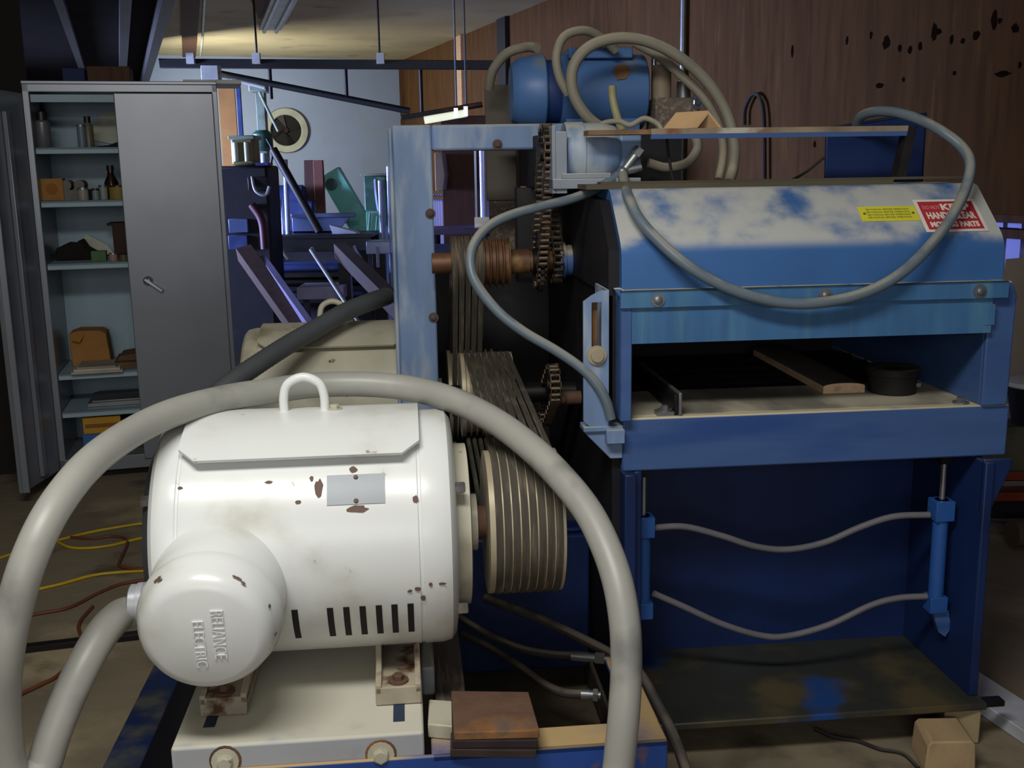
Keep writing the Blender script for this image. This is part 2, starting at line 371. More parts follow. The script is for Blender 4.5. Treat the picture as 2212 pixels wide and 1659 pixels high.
# slotted adjusting bracket on the left
g = G()
x0, x1, zb, zt = -.098, -.036, .93, 1.218
for poly in ([(x0, zb-.03), (-.078, zb-.05), (-.078, zt-.012), (x0, zt-.026)], [(-.054, zb-.05), (x1, zb-.05), (x1, zt), (-.054, zt)], [(-.078, 1.19), (-.054, 1.19), (-.054, zt), (-.078, zt-.012)], [(-.078, zb-.05), (-.054, zb-.05), (-.054, 1.075), (-.078, 1.075)]):
    g.prism([(a, -.006, b) for a, b in poly], (0, .008, 0))
g.box(-.04, .002, .88, -.034, .16, 1.218)
br = g.build('slotted_bracket', postblue, P)
G().box(-.072, .02, .95, -.060, .05, 1.2).build('adjusting_screw', rust, P)
g = G(); g.lathe([(0, .024), (.006, .024), (.006, .015), (.016, .015)], (-.066, -.006, 1.062), (0, -1, 0), 20); g.build('clamp_washer', pulleysteel, P)
g = G(); g.box(-.098, -.01, .872, -.0, .05, .885); g.prism([(-.098, 0, .872), (-.0, 0, .872), (-.0, 0, .80), (-.03, 0, .80)], (0, .01, 0)); g.box(-.045, -.03, .845, -.0, .0, .88)
g.build('shelf_bracket', postblue, P, .002)
# guard over the opening
g = G(); g.box(-.002, -.028, 1.09, .918, -.022, 1.18); g.box(-.014, -.04, 1.178, .950, -.028, 1.218); g.box(-.014, -.04, 1.214, .95, .0, 1.218); g.box(.90, -.03, 1.11, .925, -.02, 1.16)
gd = g.build('front_guard', M('guard_blue_paint', '44719f', .42, 0, .10, 5, spots=('54839f', 4, .5, .75), stretch=(4, 1, .5), dust=('b0a88f', .3, .5)), P)
for x in (.075, .485, .875):
    g = G(); bolt(g, (x, -.04, 1.196), (0, -1, 0), .010, .009); g.build('bolt', steel, gd)
# pressure rollers and bed behind the guard
for y, z, r in ((.30, 1.115, .05), (.46, 1.10, .05)):
    g = G(); g.cyl((.03, y, z), (.915, y, z), r, n=24)
    for i in range(28): g.lathe([(0, r+.003), (.012, r+.003)], (.045+i*.031, y, z), (1, 0, 0), 24)
    g.build('pressure_roller', darksteel, P)
g = G(); g.box(0, .32, .87, .925, 1.1, .885)
g.build('bed', darksteel, P)
for y in (.36, .46, .56, .68, .8):
    G().cyl((.02, y, .872), (.92, y, .872), .028).build('bed_roller', darksteel, P)
G().box(.012, .95, .885, .925, .97, 1.24).box(0, .60, 1.24, .93, .97, 1.25).build('rear_light_block', dark, P)  # added dark backing; its top plate keeps window light out of the opening
# side fence with its clamp blocks
a, b = MZ(1474, 898, .9), MZ(1400, 812, .9)
g = G(); g.bar((.146, .005, .93), (.146, .46, .93), .008, .058, (1, 0, 0)); g.build('side_fence', steel, P, .002)
G().bar((.137, .01, .928), (.137, .45, .928), .010, .05, (1, 0, 0)).build('fence_backing', darksteel, P, .002)
g = G(); g.box(.09, .012, .9, .132, .05, .91); bolt(g, (.112, .03, .91), (0, 0, 1), .011, .012); g.build('fence_clamp', steel, P)
g = G(); bolt(g, (.885, .03, .9), (0, 0, 1), .012, .014); g.build('table_bolt', steel, P)
# hood
prof = [(0, 1.217), (.003, 1.292), (.008, 1.312), (.018, 1.328), (.034, 1.344), (.15, 1.446), (.17, 1.452), (.62, 1.452), (.62, 1.217)]
g = G(); g.prism([(-.004, y, z) for y, z in prof], (.960, 0, 0)); hd = g.build('hood', hoodblue, P)
g = G(); g.prism([(-.03, y, z) for y, z in [(.03, 1.2), (.03, 1.31), (.15, 1.425), (.62, 1.44), (.62, 1.2)]], (.026, 0, 0)); g.build('hood_end_plate', dark, P)
g = G(); g.box(-.06, .17, 1.452, .74, .60, 1.464); g.box(-.02, .19, 1.464, .97, .24, 1.470); g.build('hood_top_plate', M('brown_dusty_plate', '57503f', .85, 0, .15, 5, stretch=(.5, 3, 1)), P)
# stickers on the sloping face
sl = V((0, .146, .128)).normalized(); sn = V((0, -.128, .146)).normalized(); sb = V((0, .004, 1.3178))
def sticker(x, s): return V((x, 0, 0))+sb+sl*s+sn*.0006
SLN = .194
def slab(g, x0, s0, x1, s1, t): g.prism([sticker(x0, s0), sticker(x1, s0), sticker(x1, s1), sticker(x0, s1)], sn*t)
g = G(); slab(g, .612, .070, .762, .122, .001); g.mi = 1
for k in range(4): g.text('SEE MANUAL BEFORE OPERATING', sticker(.687, .082+k*.0095)+sn*.001, (1, 0, 0), sl, .008, .0005, width=.112)
for x in (.624, .750): g.lathe([(0, .0035), (.002, .0035)], sticker(x, .096)+sn*.001, sn, 10)
g.build('notice_sticker', [labelyellow, labelink], hd)
g = G(); slab(g, .764, .028, .925, .143, .001); g.mi = 1; slab(g, .773, .036, .916, .135, .0016); g.mi = 0
g.text('KEEP', sticker(.865, .113)+sn*.0016, (1, 0, 0), sl, .03, .0006, width=.075, bold=.0012)
g.text('HANDS CLEAR', sticker(.845, .083)+sn*.0016, (1, 0, 0), sl, .032, .0006, width=.126, bold=.0012)
g.text('MOVING PARTS', sticker(.845, .052)+sn*.0016, (1, 0, 0), sl, .024, .0006, width=.126, bold=.0012)
g.mi = 2; g.text('DO NOT', sticker(.803, .113)+sn*.0016, (1, 0, 0), sl, .018, .0006, width=.044)
part(g.build('warning_sticker', [labelwhite, red, M('print_pink', 'd98f8c', .6)], hd), 'red and white warning sticker')
# hydraulic cylinders and their hoses below the table
for x, zt, z0 in ((.074, .62, .34), (.884, .625, .31)):
    g = G(); g.cyl((x, .09, z0), (x, .09, zt), .020, n=20); g.box(x-.026, .064, zt-.055, x+.026, .116, zt); g.box(x-.024, .066, z0, x+.024, .114, z0+.045)
    c = g.build('hydraulic_cylinder', M('cylinder_blue', '2c5aa0', .4, 0, .1, 6), P, .002)
    G().cyl((x, .09, zt), (x, .09, .735), .0075).build('piston_rod', chrome, c)
    G().box(x-.014, .078, .725, x+.014, .102, .765).build('rod_eye', darksteel, c)
    if x < .5: continue
    g = G(); g.prism([(x-.01, .08, z0), (x+.035, .08, z0), (x+.045, .08, z0-.05), (x+.03, .08, z0-.075), (x+.01, .08, z0-.06)], (0, .015, 0)); g.build('pivot_lug', aproblue, c)
for L in ([(1410, 1140), (1480, 1138), (1560, 1158), (1630, 1180), (1700, 1187), (1780, 1172), (1860, 1138), (1930, 1116), (2008, 1112)], [(1412, 1282), (1480, 1312), (1560, 1348), (1640, 1372), (1700, 1374), (1790, 1350), (1880, 1308), (1940, 1292), (2002, 1288)]):
    G().tube([ML(u, v, .09+.02*math.sin(i/8*math.pi)) for i, (u, v) in enumerate(L)], .0088, 12).build('hydraulic_line', hosegrey, P)
# gear motor driving the chain
gy = .42
g = G(); g.box(-.125, gy-.10, 1.44, -.115, gy+.12, 1.615); g.box(-.115, gy-.10, 1.44, -.085, gy-.09, 1.60); g.box(-.125, gy-.11, 1.452, .11, gy+.12, 1.478); g.box(-.1, gy-.11, 1.478, .03, gy+.1, 1.492)
gm = g.build('gear_motor', M('dusty_bracket_paint', '8d95a0', .5, 0, .1, 6, dust=('bdb7a8', .3, .5)), P, .002)
g = G(); g.lathe([(0, .078), (.005, .08), (.05, .08), (.052, .077), (.10, .077), (.135, .07), (.15, .055), (.155, 0.01)], (-.08, gy, 1.548), (1, 0, 0), 32)
g.build('gear_housing', postblue, gm)
G().box(.065, gy-.05, 1.50, .125, gy+.05, 1.60).build('valve_block', postblue, gm, .006)
a, b = ML(1383, 322, gy-.09), ML(1345, 372, gy-.09)
g = G(); g.cyl(a, b, .012, n=12); g.cyl(a+(a-b)*.02, a-(a-b)*.28, .0165, n=6); g.cyl(b+V((.05, 0, .012)), b-V((.012, 0, 0)), .011, n=10); g.ell(b, (.017, .017, .017)); g.build('tee_fitting', steel, gm)
# chains
def chain(x, p_top, p_bot, r, w):
    """roller chain round two sprockets lying in the plane x = const; p = (y, z)"""
    g = G(); (y0, z0), (y1, z1) = p_top, p_bot; L = math.hypot(y1-y0, z1-z0); pitch = .019
    ph = math.atan2(z0-z1, y0-y1); ux, uz = math.cos(ph), math.sin(ph); nx, nz = -uz, ux
    path = []; n = int(L/pitch)
    for i in range(n): path.append((y1+ux*L*i/n+nx*r, z1+uz*L*i/n+nz*r, ph))
    m = max(6, int(math.pi*r/pitch))
    for i in range(m): a = math.pi/2-math.pi*i/m; path.append((y0+r*(ux*math.cos(a)+nx*math.sin(a)), z0+r*(uz*math.cos(a)+nz*math.sin(a)), ph+a-math.pi/2))
    for i in range(n): path.append((y0-ux*L*i/n-nx*r, z0-uz*L*i/n-nz*r, ph+math.pi))
    for i in range(m): a = -math.pi/2-math.pi*i/m; path.append((y1+r*(ux*math.cos(a)+nx*math.sin(a)), z1+r*(uz*math.cos(a)+nz*math.sin(a)), ph+a-math.pi/2))
    for i, (y, z, a) in enumerate(path):
        g.cyl((x-w*.42, y, z), (x+w*.42, y, z), .0058, n=8)
        y2, z2, _ = path[(i+1) % len(path)]; off = w*.5 if i % 2 else w*.42
        for s in (-1, 1): g.bar((x+s*off, y, z), (x+s*off, y2, z2), .0022, .013, (1, 0, 0))
    return g
def sprocket(x, y, z, r, w, teeth):
    g = G(); pl = []
    for i in range(teeth*2): a = math.pi*i/teeth; rr = r+(.004 if i % 2 else -.006); pl.append((x-w/2, y+rr*math.cos(a), z+rr*math.sin(a)))
    g.prism(pl, (w, 0, 0)); g.cyl((x-w*1.6, y, z), (x+w*1.6, y, z), r*.45); return g
SY, SZ = .62, 1.24
chainmat = M('dull_chain', '6f5f4e', .45, .6, .15, 20, spots=('3a302b', 15, .5, .65))
sprocket(-.127, gy, 1.548, .052, .012, 18).build('drive_sprocket', darksteel, P)
sprocket(-.127, SY-.02, SZ, .085, .012, 28).build('driven_sprocket', darksteel, P)
chain(-.127, (gy, 1.548), (SY-.02, SZ), .07, .030).build('roller_chain', chainmat, P)
sprocket(-.075, SY, SZ, .060, .012, 20).build('driven_sprocket', darksteel, P)
chain(-.075, (SY+.12, 1.40), (SY, SZ), .060, .030).build('roller_chain', chainmat, P)
sprocket(-.11, .45, .90, .055, .012, 18).build('lower_sprocket', darksteel, P)
chain(-.11, (.45, .90), (.62, .80), .055, .03).build('roller_chain', chainmat, P)
g = G(); g.cyl((-.03, .45, .86), (-.12, .45, .86), .02); g.ell((-.085, .44, .86), (.016, .018, .016)); g.build('lower_shaft', rust, P)
# arbor shaft, grooved pulleys and the belts
g = G(); g.cyl((-.44, SY, SZ), (.0, SY, SZ), .030, n=24); g.cyl((-.215, SY, SZ), (-.155, SY, SZ), .036, n=24); g.build('arbor_shaft', orange, P)
g = G(); g.lathe([(0, .045), (.02, .045), (.02, .055), (.05, .055)], (-.03, SY, SZ), (-1, 0, 0), 24); g.build('shaft_bearing', aproblue, P)
def grooved(x0, x1, y, z, r, n, depth=.010, hub=.05, rim=0):
    g = G(); pr = [(0, hub*.8), (0, r)]; w = (x1-x0-rim*1.5)/n
    for i in range(n): pr += [(rim+i*w+w*.08, r), (rim+i*w+w*.22, r-depth), (rim+i*w+w*.78, r-depth), (rim+i*w+w*.92, r)]
    pr += [(x1-x0, r), (x1-x0, hub*.8)]
    g.lathe(pr, (x0, y, z), (1, 0, 0), 56); return g
grooved(-.385, -.215, SY, SZ, .075, 9).build('arbor_pulley', orange, P)
RMX0, RMX1, RMY, RMZ = -.385, -.225, 1.0, .765
def vbelt(x, w, c0, r0, c1, r1, t=.010):
    """one V-belt round two wheels (centres (y, z)) in the plane x = const"""
    g = G(); (y0, z0), (y1, z1) = c0, c1; L = math.hypot(y1-y0, z1-z0); ph = math.atan2(z1-z0, y1-y0); be = math.asin((r0-r1)/L)
    path = []; n = 20
    for i in range(n+1): a = ph+math.pi/2-be+(math.pi+2*be)*i/n; path.append((y0, z0, r0, a))
    for i in range(n+1): a = ph-math.pi/2+be+(math.pi-2*be)*i/n; path.append((y1, z1, r1, a))
    rings = []
    for (y, z, r, a) in path:
        c, s = math.cos(a), math.sin(a)
        rings.append([g.bm.verts.new((x+dx, y+(r+dr)*c, z+(r+dr)*s)) for dx, dr in ((-w/2, t*.5), (w/2, t*.5), (w*.3, -t*.5), (-w*.3, -t*.5))])
    for A, B in zip(rings, rings[1:]+rings[:1]):
        for i in range(4): g._f([A[i], A[(i+1) % 4], B[(i+1) % 4], B[i]])
    bmesh.ops.recalc_face_normals(g.bm, faces=g.bm.faces); return g
for i in range(5):
    w = .17/9; vbelt(-.385+w*(i+.5), w*.80, (SY, SZ), .073, (RMY, RMZ), .14).build('drive_belt', belt, P)
PX0, PX1, PY0, PZ0, PR = -.366, -.212, -.33, .765, .152          # front motor pulley
FX, FY, FZ, FR = -.289, .62, .845, .125                          # lower arbor pulley
grooved(-.366, -.212, FY, FZ, FR, 8, rim=.010).build('arbor_pulley', pulleysteel, P)
G().cyl((-.40, FY, FZ), (-.02, FY, FZ), .03).build('arbor_shaft', darksteel, P)
for i in range(8):
    w = (PX1-PX0-.015)/8; vbelt(PX0+.010+w*(i+.5), w*.80, (PY0, PZ0), PR-.003, (FY, FZ), FR-.003).build('drive_belt', belt, P)
# tall frame on the left carrying the cross beam
g = G(); g.box(-.542, .70, .1, -.428, .79, 1.637); g.box(-.555, .715, .1, -.542, .79, 1.63)
fp = g.build('frame_post', postblue, P, .008)
for z in (1.38, 1.07): g = G(); bolt(g, (-.438, .70, z), (0, -1, 0), .009, .008); g.build('bolt', darkrust, fp)
g = G(); g.box(-.428, .70, 1.562, .05, .79, 1.637); cb = g.build('cross_beam', postblue, P, .008)
g = G(); bolt(g, (-.235, .70, 1.578), (0, -1, 0), .009, .009); g.build('bolt', darkrust, cb)
# dark inner body and added shade backing behind the chains
g = G(); g.box(-.02, .03, .12, 0, 1.2, 1.22); g.build('left_side_plate', dark, P)
g = G(); g.box(-.50, 1.22, .1, -.0, 1.24, 1.16); g.box(-.13, .86, 1.16, .05, .88, 1.56); g.build('shade_backing', dark, P)  # added black backing, stands in for the shade deep behind the drive
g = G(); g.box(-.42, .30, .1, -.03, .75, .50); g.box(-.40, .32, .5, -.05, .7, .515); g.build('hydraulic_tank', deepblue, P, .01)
G().box(-.17, .78, 1.16, -.03, .86, 1.45).build('chain_guard', dark, P)
# rail over the hood and the blue box at its end
g = G(); g.box(.125, .26, 1.588, .815, .30, 1.602); g.mi = 1; g.box(.125, .26, 1.576, .815, .272, 1.588)
g.build('top_rail', [M('dusty_rust_rail', '97856f', .8, 0, .2, 14, spots=('7a4f33', 10, .52, .65), spots2=('b8b2a4', 9, .55, .7)), aproblue], P)
g = G(); g.box(-.04, .26, 1.588, .125, .33, 1.600); g.build('rail_end_plate', M('tan_rust_plate', '8a6a4c', .8, 0, .2, 12), P)
g = G(); g.prism([(.815, .26, 1.60), (.84, .26, 1.60), (.815, .26, 1.464), (.79, .26, 1.464)], (0, .04, 0)); g.build('rail_arm', dark, P)
g = G(); g.prism([(.69, .5, 1.452), (.688, .5, 1.605), (.985, .5, 1.648), (.985, .5, 1.452)], (0, .012, 0)); g.prism([(.975, .5, 1.452), (.985, .5, 1.452), (.985, .5, 1.648), (.975, .5, 1.646)], (0, .2, 0)); g.prism([(.688, .5, 1.597), (.985, .5, 1.640), (.985, .5, 1.648), (.688, .5, 1.605)], (0, .2, 0))
g.build('end_box', deepblue, P, .003)
g = G(); g.box(-.13, .62, 1.452, .30, 1.1, 1.60); g.box(-.20, .79, 1.60, .42, 1.1, 1.615); g.build('motor_platform', dark, P)
# ------------------------------------------------------------------ things on and round the saw
def wood_board():
    z = .9; a = MZ(1778, 852, z); b = MZ(1888, 847, z); c = MZ(1652, 782, z)
    d = V((c.x-a.x, c.y-a.y, 0)).normalized(); s = V((-d.y, d.x, 0)); s = -s if s.x < 0 else s
    wd = .115; L = .62; o = W(a.x, a.y, z)
    R3 = lambda v: EX*v.x+EY*v.y+V((0, 0, v.z))
    D, S = R3(d), R3(s); pl = [(0, 0), (wd, 0), (wd, .020)]+[(wd/2+wd/2*math.cos(t), .020+.009*math.sin(t)) for t in [math.pi*k/10 for k in range(1, 10)]]+[(0, .020)]
    return G().prism([o+S*x+V((0, 0, h+.001)) for x, h in pl], D*L)
tag(wood_board().build('wood_board', [M('fresh_cut_board', 'dfbd98', .8, 0, .06, 6, spots=('b8946c', 5, .5, .75), stretch=(10, 2, 10), dust=('5c5348', .1, .3))], bevel=.001), 'pale wooden board with crowned top lying on the saw table', 'board')
c = W(*MZ(1952, 858, .9)); c = c+EY*.07
t = thing('round_pot', 'black round pot standing on the saw table beside the board', 'pot', c+V((0, 0, .001)))
G().lathe([(0, .060), (.004, .062), (.048, .064), (.05, .060)], (0, 0, 0), (0, 0, 1), 32).build('body', hosedark, t)
g = G().lathe([(.048, .066), (.05, .070), (.066, .070), (.070, .067), (.070, .05)], (0, 0, 0), (0, 0, 1), 32); g.build('lid', hosedark, t)
G().box(.05, -.04, .02, .062, -.03, .03).build('latch', steel, t)

# grey hoses from the tee fitting
L = [(1345, 372, .34), (1300, 402, .30), (1240, 428, .26), (1170, 446, .22), (1100, 466, .18), (1052, 492, .15), (1023, 530, .12), (1016, 570, .10), (1030, 615, .08), (1075, 672, .06), (1130, 716, .04), (1200, 757, .02), (1255, 795, 0), (1290, 832, -.015), (1310, 868, -.022), (1320, 905, -.022)]
h = G().tube(wpath(L), .0125, 14).build('hydraulic_hose', hose); tag(h, 'grey hose curving left from the gear motor down to the table corner', 'hose')
L = [(1345, 376, .33), (1349, 398, .24), (1358, 428, .10), (1380, 472, .025), (1424, 522, -.025), (1480, 570, -.06), (1550, 612, -.07), (1630, 642, -.075), (1715, 656, -.075), (1800, 650, -.075), (1880, 628, -.075), (1950, 588, -.07), (2010, 530, -.04), (2055, 470, .0), (2085, 410, .06), (2096, 355, .10), (2078, 318, .14), (2035, 284, .18), (1985, 258, .24), (1935, 243, .30), (1890, 241, .36), (1860, 252, .42), (1850, 272, .46)]
h = G().tube(wpath(L), .0135, 14).build('hydraulic_hose', hose); tag(h, 'grey hose hanging in a wide U across the blue hood', 'hose')

# blue motor on top of the saw
my = .93
t = thing('electric_motor', 'blue electric motor on top of the saw among hose loops', 'motor', W(.0, my, 1.615), TH)
zc = .125; R0 = .115
bm = M('motor_blue', '4a6fa3', .42, 0, .08, 5, dust=('6f7a80', .45, .75))
g = G(); g.lathe([(0, R0), (.265, R0), (.27, R0-.006)], (-.02, 0, zc), (1, 0, 0), 36); g.box(-.01, -.1, 0, .05, .1, .04); g.box(.16, -.1, 0, .22, .1, .04); b = g.build('body', bm, t)
G().lathe([(0, .03), (.0, .085), (.02, .105), (.09, .118), (.10, .118), (.105, .112)], (-.17, 0, zc), (1, 0, 0), 36).build('fan_cover', bm, t)
G().lathe([(0, .100), (.055, .100)], (-.07, 0, zc), (1, 0, 0), 28).build('neck', M('deep_blue_neck', '1d3569', .5), t)
g = G(); g.box(-.0, -.09, zc+R0-.02, .20, .06, zc+R0+.012); g.build('top_cover', bm, t, .004)
c = V((.16, -math.sqrt(R0*R0-.05**2)-.0, zc+.05)); nn = V((0, -c.y*-1, .05)).normalized(); nn = V((0, c.y, .05)).normalized()
g = G(); g.mi = 0; g.blob(c+nn*.001, (1, 0, 0), nn.cross(V((1, 0, 0))), .028, .03, nn, 5); g.build('chipped_patch', rust, t)
t = thing('valve_manifold', 'dusty grey valve block right of the blue motor', 'valve block', W(.305, .86, 1.615), TH)
G().box(-.04, -.05, 0, .10, .08, .10).build('body', woodgrey, t, .006)
G().cyl((-.01, 0, .10), (-.01, 0, .20), .03).build('solenoid', M('tan_solenoid', '8a7a66', .6), t)
G().cyl((.06, 0, .10), (.06, 0, .15), .022).build('solenoid', steel, t)
g = G(); bolt(g, (.09, -.05, .085), (0, -1, 0), .012, .012); g.build('fitting', chrome, t)
G().cyl((-.03, .02, .06), (-.03, .02, .24), .008).build('stem', chrome, t)
# tall post-like box left of it
p = PY(1083, 260, 3.72); q = PY(1092, 520, 3.72)
t = thing('junction_column', 'dusty brown upright column left of the blue motor', 'column', (p.x, 3.82, 0))
G().box(-.048, -.05, 0, .050, .05, 1.40).build('shaft', woodgrey, t, .004)
G().box(-.056, -.055, 1.40, .05, .05, 1.79).build('head', M('dusty_brown_box', '5c554c', .75, 0, .1, 6), t, .004)
# grey conduits in loops over the saw
CD = [('grey conduit in the large loop arching over the blue motor', .0165, [(1345, 292, .66), (1290, 270, .66), (1255, 235, .66), (1236, 190, .66), (1240, 140, .66), (1275, 100, .66), (1335, 82, .66), (1400, 90, .66), (1470, 125, .66), (1530, 180, .66), (1570, 245, .66), (1586, 310, .64), (1584, 360, .62), (1574, 395, .58)], conduittan),
      ('grey conduit in the small upright loop left of the large loop', .0135, [(1228, 205, .72), (1208, 165, .72), (1202, 118, .72), (1220, 78, .73), (1262, 66, .75), (1300, 82, .78), (1330, 110, .80)], conduittan),
      ('grey conduit running inside the large loop down its right side', .0135, [(1370, 92, .80), (1420, 120, .78), (1470, 162, .74), (1520, 212, .72), (1552, 270, .70), (1562, 330, .66), (1552, 390, .60)], conduittan),
      ('grey conduit curving from the motor down to the brown column', .0155, [(1056, 190, 1.10), (1066, 150, 1.06), (1096, 115, 1.02), (1135, 102, .98), (1160, 103, .93)], conduittan),
      ('yellowish cable standing in a short arc before the blue motor', .0115, [(1322, 185, .56), (1324, 215, .56), (1334, 255, .54), (1346, 284, .50), (1360, 292, .46)], M('yellowed_cable', '9a9670', .5, 0, .08, 6)),
      ('thin tan cable humped over the rail end plate', .0075, [(1275, 292, .44), (1300, 268, .44), (1335, 262, .44), (1362, 270, .43), (1392, 256, .42), (1420, 268, .40), (1432, 288, .36)], conduittan),
      ('tan conduit curling below the rail behind the valve block', .0135, [(1400, 352, .52), (1440, 362, .52), (1484, 352, .52), (1506, 322, .52), (1502, 296, .54), (1494, 270, .60)], conduittan)]
for lab, r, L, m in CD:
    tag(G().tube(wpath(L), r, 14).build('flexible_conduit', m), lab, 'conduit')
for lab, L in (('thin black cable dropping from the rail behind the gear motor', [(1440, 292, .34), (1445, 340, .34), (1455, 396, .34)]), ('thin black wire sagging on the plywood right of the loops', [(1655, 395, .5), (1700, 392, .5), (1740, 372, .5), (1780, 340, .5)])):
    tag(G().tube(wpath(L), .004, 8).build('cable', hosedark), lab, 'cable')
L = [(1608, 270), (1610, 235), (1625, 205), (1640, 210), (1650, 250), (1652, 390)]
tag(G().tube([RW(u, v, -.03) for u, v in L], .012, 8).build('wall_cable', hosedark), 'black cable loop hanging on the plywood wall', 'cable')
# bent tan sheet lying over the rail
a = ML(1500, 281, .262); o = W(a.x, a.y, 1.6028)
pl = [(0, 0), (.036, .043), (.072, 0), (.064, 0), (.036, .034), (.008, 0)]
tag(G().prism([o+EX*x+V((0, 0, z)) for x, z in pl], EX*-.066+EY*.075).build('bent_sheet', M('tan_sheet', 'c4a076', .85, 0, .08, 6)), 'bent ridge of tan sheet straddling the top rail', 'scrap')

# ------------------------------------------------------------------ white motors
def motor(loc, label, front):
    t = thing('electric_motor', label, 'motor', loc, TH)
    zc, R0 = .275, .245; wt = white if front else whitedirty
    g = G(); g.lathe([(0, .215), (.0, .232), (.008, .240), (.03, R0), (.05, R0), (.052, R0-.002), (.056, R0-.002), (.058, R0), (.505, R0), (.507, R0-.002), (.511, R0-.002), (.513, R0), (.55, R0), (.568, .240), (.578, .226), (.582, .20)], (-.285, 0, zc), (1, 0, 0), 72)
    body = g
    g = G(); g.lathe([(.0, .17), (.03, .17), (.032, .16)], (.295, 0, zc), (1, 0, 0), 48); g.lathe([(0, .06), (.02, .06)], (.325, 0, zc), (1, 0, 0), 24); g.build('end_bell', whitedirty, t)
    G().lathe([(0, .19), (.012, .20), (.02, .20)], (-.305, 0, zc), (1, 0, 0), 48).build('rear_cover', M('rear_cover_dark', '4a4d4f', .5), t)
    G().cyl((.325, 0, zc), (.37, 0, zc), .035).build('shaft', rust, t)
    ps = grooved(PX0+.0-(-.73), PX1-(-.73), 0, zc, PR, 8, hub=.05, rim=.010).build('grooved_pulley', pulleysteel, t)
    # sheet cover over the top, following the curve and standing off it
    g = G(); A = [R(90-52+104*k/24) for k in range(25)]
    r1, r2 = R0+.006, R0+.014
    def cover(x0, x1, a0, a1, g, n=22):
        g_ = []
        for k in range(n+1):
            a = a0+(a1-a0)*k/n; g_.append((a, math.cos(a), math.sin(a)))
        rings = []
        for a, c, s in g_:
            k = min((a-a0)/(R(7.5)), (a1-a)/R(7.5), 1); ins = .034*(1-k)
            fl = .016*(abs(a-math.pi/2)/(a1-math.pi/2))**3; rings.append([g.bm.verts.new((x, -(r+fl)*c, zc+(r+fl)*s)) for x, r in ((x0+ins, r1), (x0+ins, r2), (x1-ins, r2), (x1-ins, r1))])
        for p, q in zip(rings, rings[1:]):
            for i in range(4): g._f([p[i], p[(i+1) % 4], q[(i+1) % 4], q[i]])
        g._f(rings[0]); g._f(rings[-1][::-1]); bmesh.ops.recalc_face_normals(g.bm, faces=g.bm.faces)
    cover(-.232, .228, R(49), R(131), g)
    g.build('top_cover', white if front else whitedirty, t)
    g = G(); e = -.045
    g.tube([(e, 0, zc+R0), (e, 0, zc+R0+.042), (e+.010, 0, zc+R0+.070), (e+.041, 0, zc+R0+.083), (e+.072, 0, zc+R0+.070), (e+.082, 0, zc+R0+.042), (e+.082, 0, zc+R0)], .0095, 12)
    ey = g.build('lifting_eye', white if front else whitedirty, t)
    g = G(); bolt(g, (e+.102, 0, zc+R0+.012), (0, 0, 1), .010, .010); g.build('bolt', whitedirty, ey)
    for x, s in ((.294, 1), (-.286, -1)):
        for a in ((-38, 38, 142, 218) if x > 0 else (38, 142, 218)):
            g = G(); bolt(g, (x, -.205*math.cos(R(a)), zc+.205*math.sin(R(a))), (s, 0, 0), .012, .018, False); g.build('bolt', chrome, t)
    # feet
    for x in (-.17, .17):
        g = G(); pl = [(-.215, 0), (-.215, .020), (-.15, .030), (-.105, .10), (.105, .10), (.15, .030), (.215, .02), (.215, 0)]
        g.prism([(x-.045, y, z) for y, z in pl], (.012, 0, 0)); g.prism([(x+.033, y, z) for y, z in pl], (.012, 0, 0)); g.box(x-.045, -.215, -.0235, x+.045, .215, .014)
        f = g.build('foot', rustwhite, t, .002)
        g = G(); bolt(g, (x, -.19, .014), (0, 0, 1), .012, .014); g.build('bolt', rust, f)
    if front:
        def on(x, a, r=.0): return V((x, -(R0+r)*math.cos(R(a)), zc+(R0+r)*math.sin(R(a)))), V((0, -math.cos(R(a)), math.sin(R(a)))), V((0, math.sin(R(a)), math.cos(R(a))))
        for x in (-.021, .046, .077, .108, .139, .169, .200):        # vent slots low on the side
            g = G()
            for k in range(7):
                a0, a1 = R(-19-k*3), R(-22-k*3); rr = R0+.0008
                g._f([g.bm.verts.new((xx, -rr*math.cos(a), zc+rr*math.sin(a))) for xx, a in ((x-.006, a1), (x+.006, a1), (x+.006, a0), (x-.006, a0))])
            bmesh.ops.remove_doubles(g.bm, verts=g.bm.verts, dist=1e-5); g.build('vent_slot', slotdark, t)
        body.mi = 1
        for x, a, r1, r2, sd in ((.034, 37, .009, .020, 1), (.106, 26.8, .020, .008, 2), (.217, 30, .006, .008, 3), (-.005, 31, .006, .004, 5), (.099, 45.5, .008, .007, 6), (.215, -11, .008, .005, 8), (.24, -9, .004, .005, 9), (.225, -16, .005, .007, 10), (.20, -12, .005, .004, 11), (.262, -9, .009, .003, 12), (.02, 42, .004, .006, 13), (-.06, 41, .008, .003, 14), (-.225, 40, .005, .003, 15)):
            c, n_, e_ = on(x, a); body.blob(c+n_*.0005, (1, 0, 0), e_, r1, r2, n_, sd)
        # maker's plate
        g = G(); pl = []
        for k in range(7):
            a = 43-14*k/6; pl.append((a,))
        rings = []
        for (a,) in pl:
            c, n_, _ = on(0, a)
            rings.append([g.bm.verts.new(V((x, 0, 0))+c+n_*h) for x, h in ((.049, .0003), (.049, .0018), (.159, .0018), (.159, .0003))])
        for p, q in zip(rings, rings[1:]):
            for i in range(4): g._f([p[i], p[(i+1) % 4], q[(i+1) % 4], q[i]])
        g._f(rings[0]); g._f(rings[-1][::-1]); bmesh.ops.recalc_face_normals(g.bm, faces=g.bm.faces)
        np_ = part(g.build('name_plate', plate, t), 'blank aluminium plate')
        g = G()
        for a in (41.5, 30.5):
            c, n_, e_ = on(.104, a); g.lathe([(0, .005), (.004, .004)], c+n_*.001, n_, 10)
        g.build('plate_rivets', chip, np_)
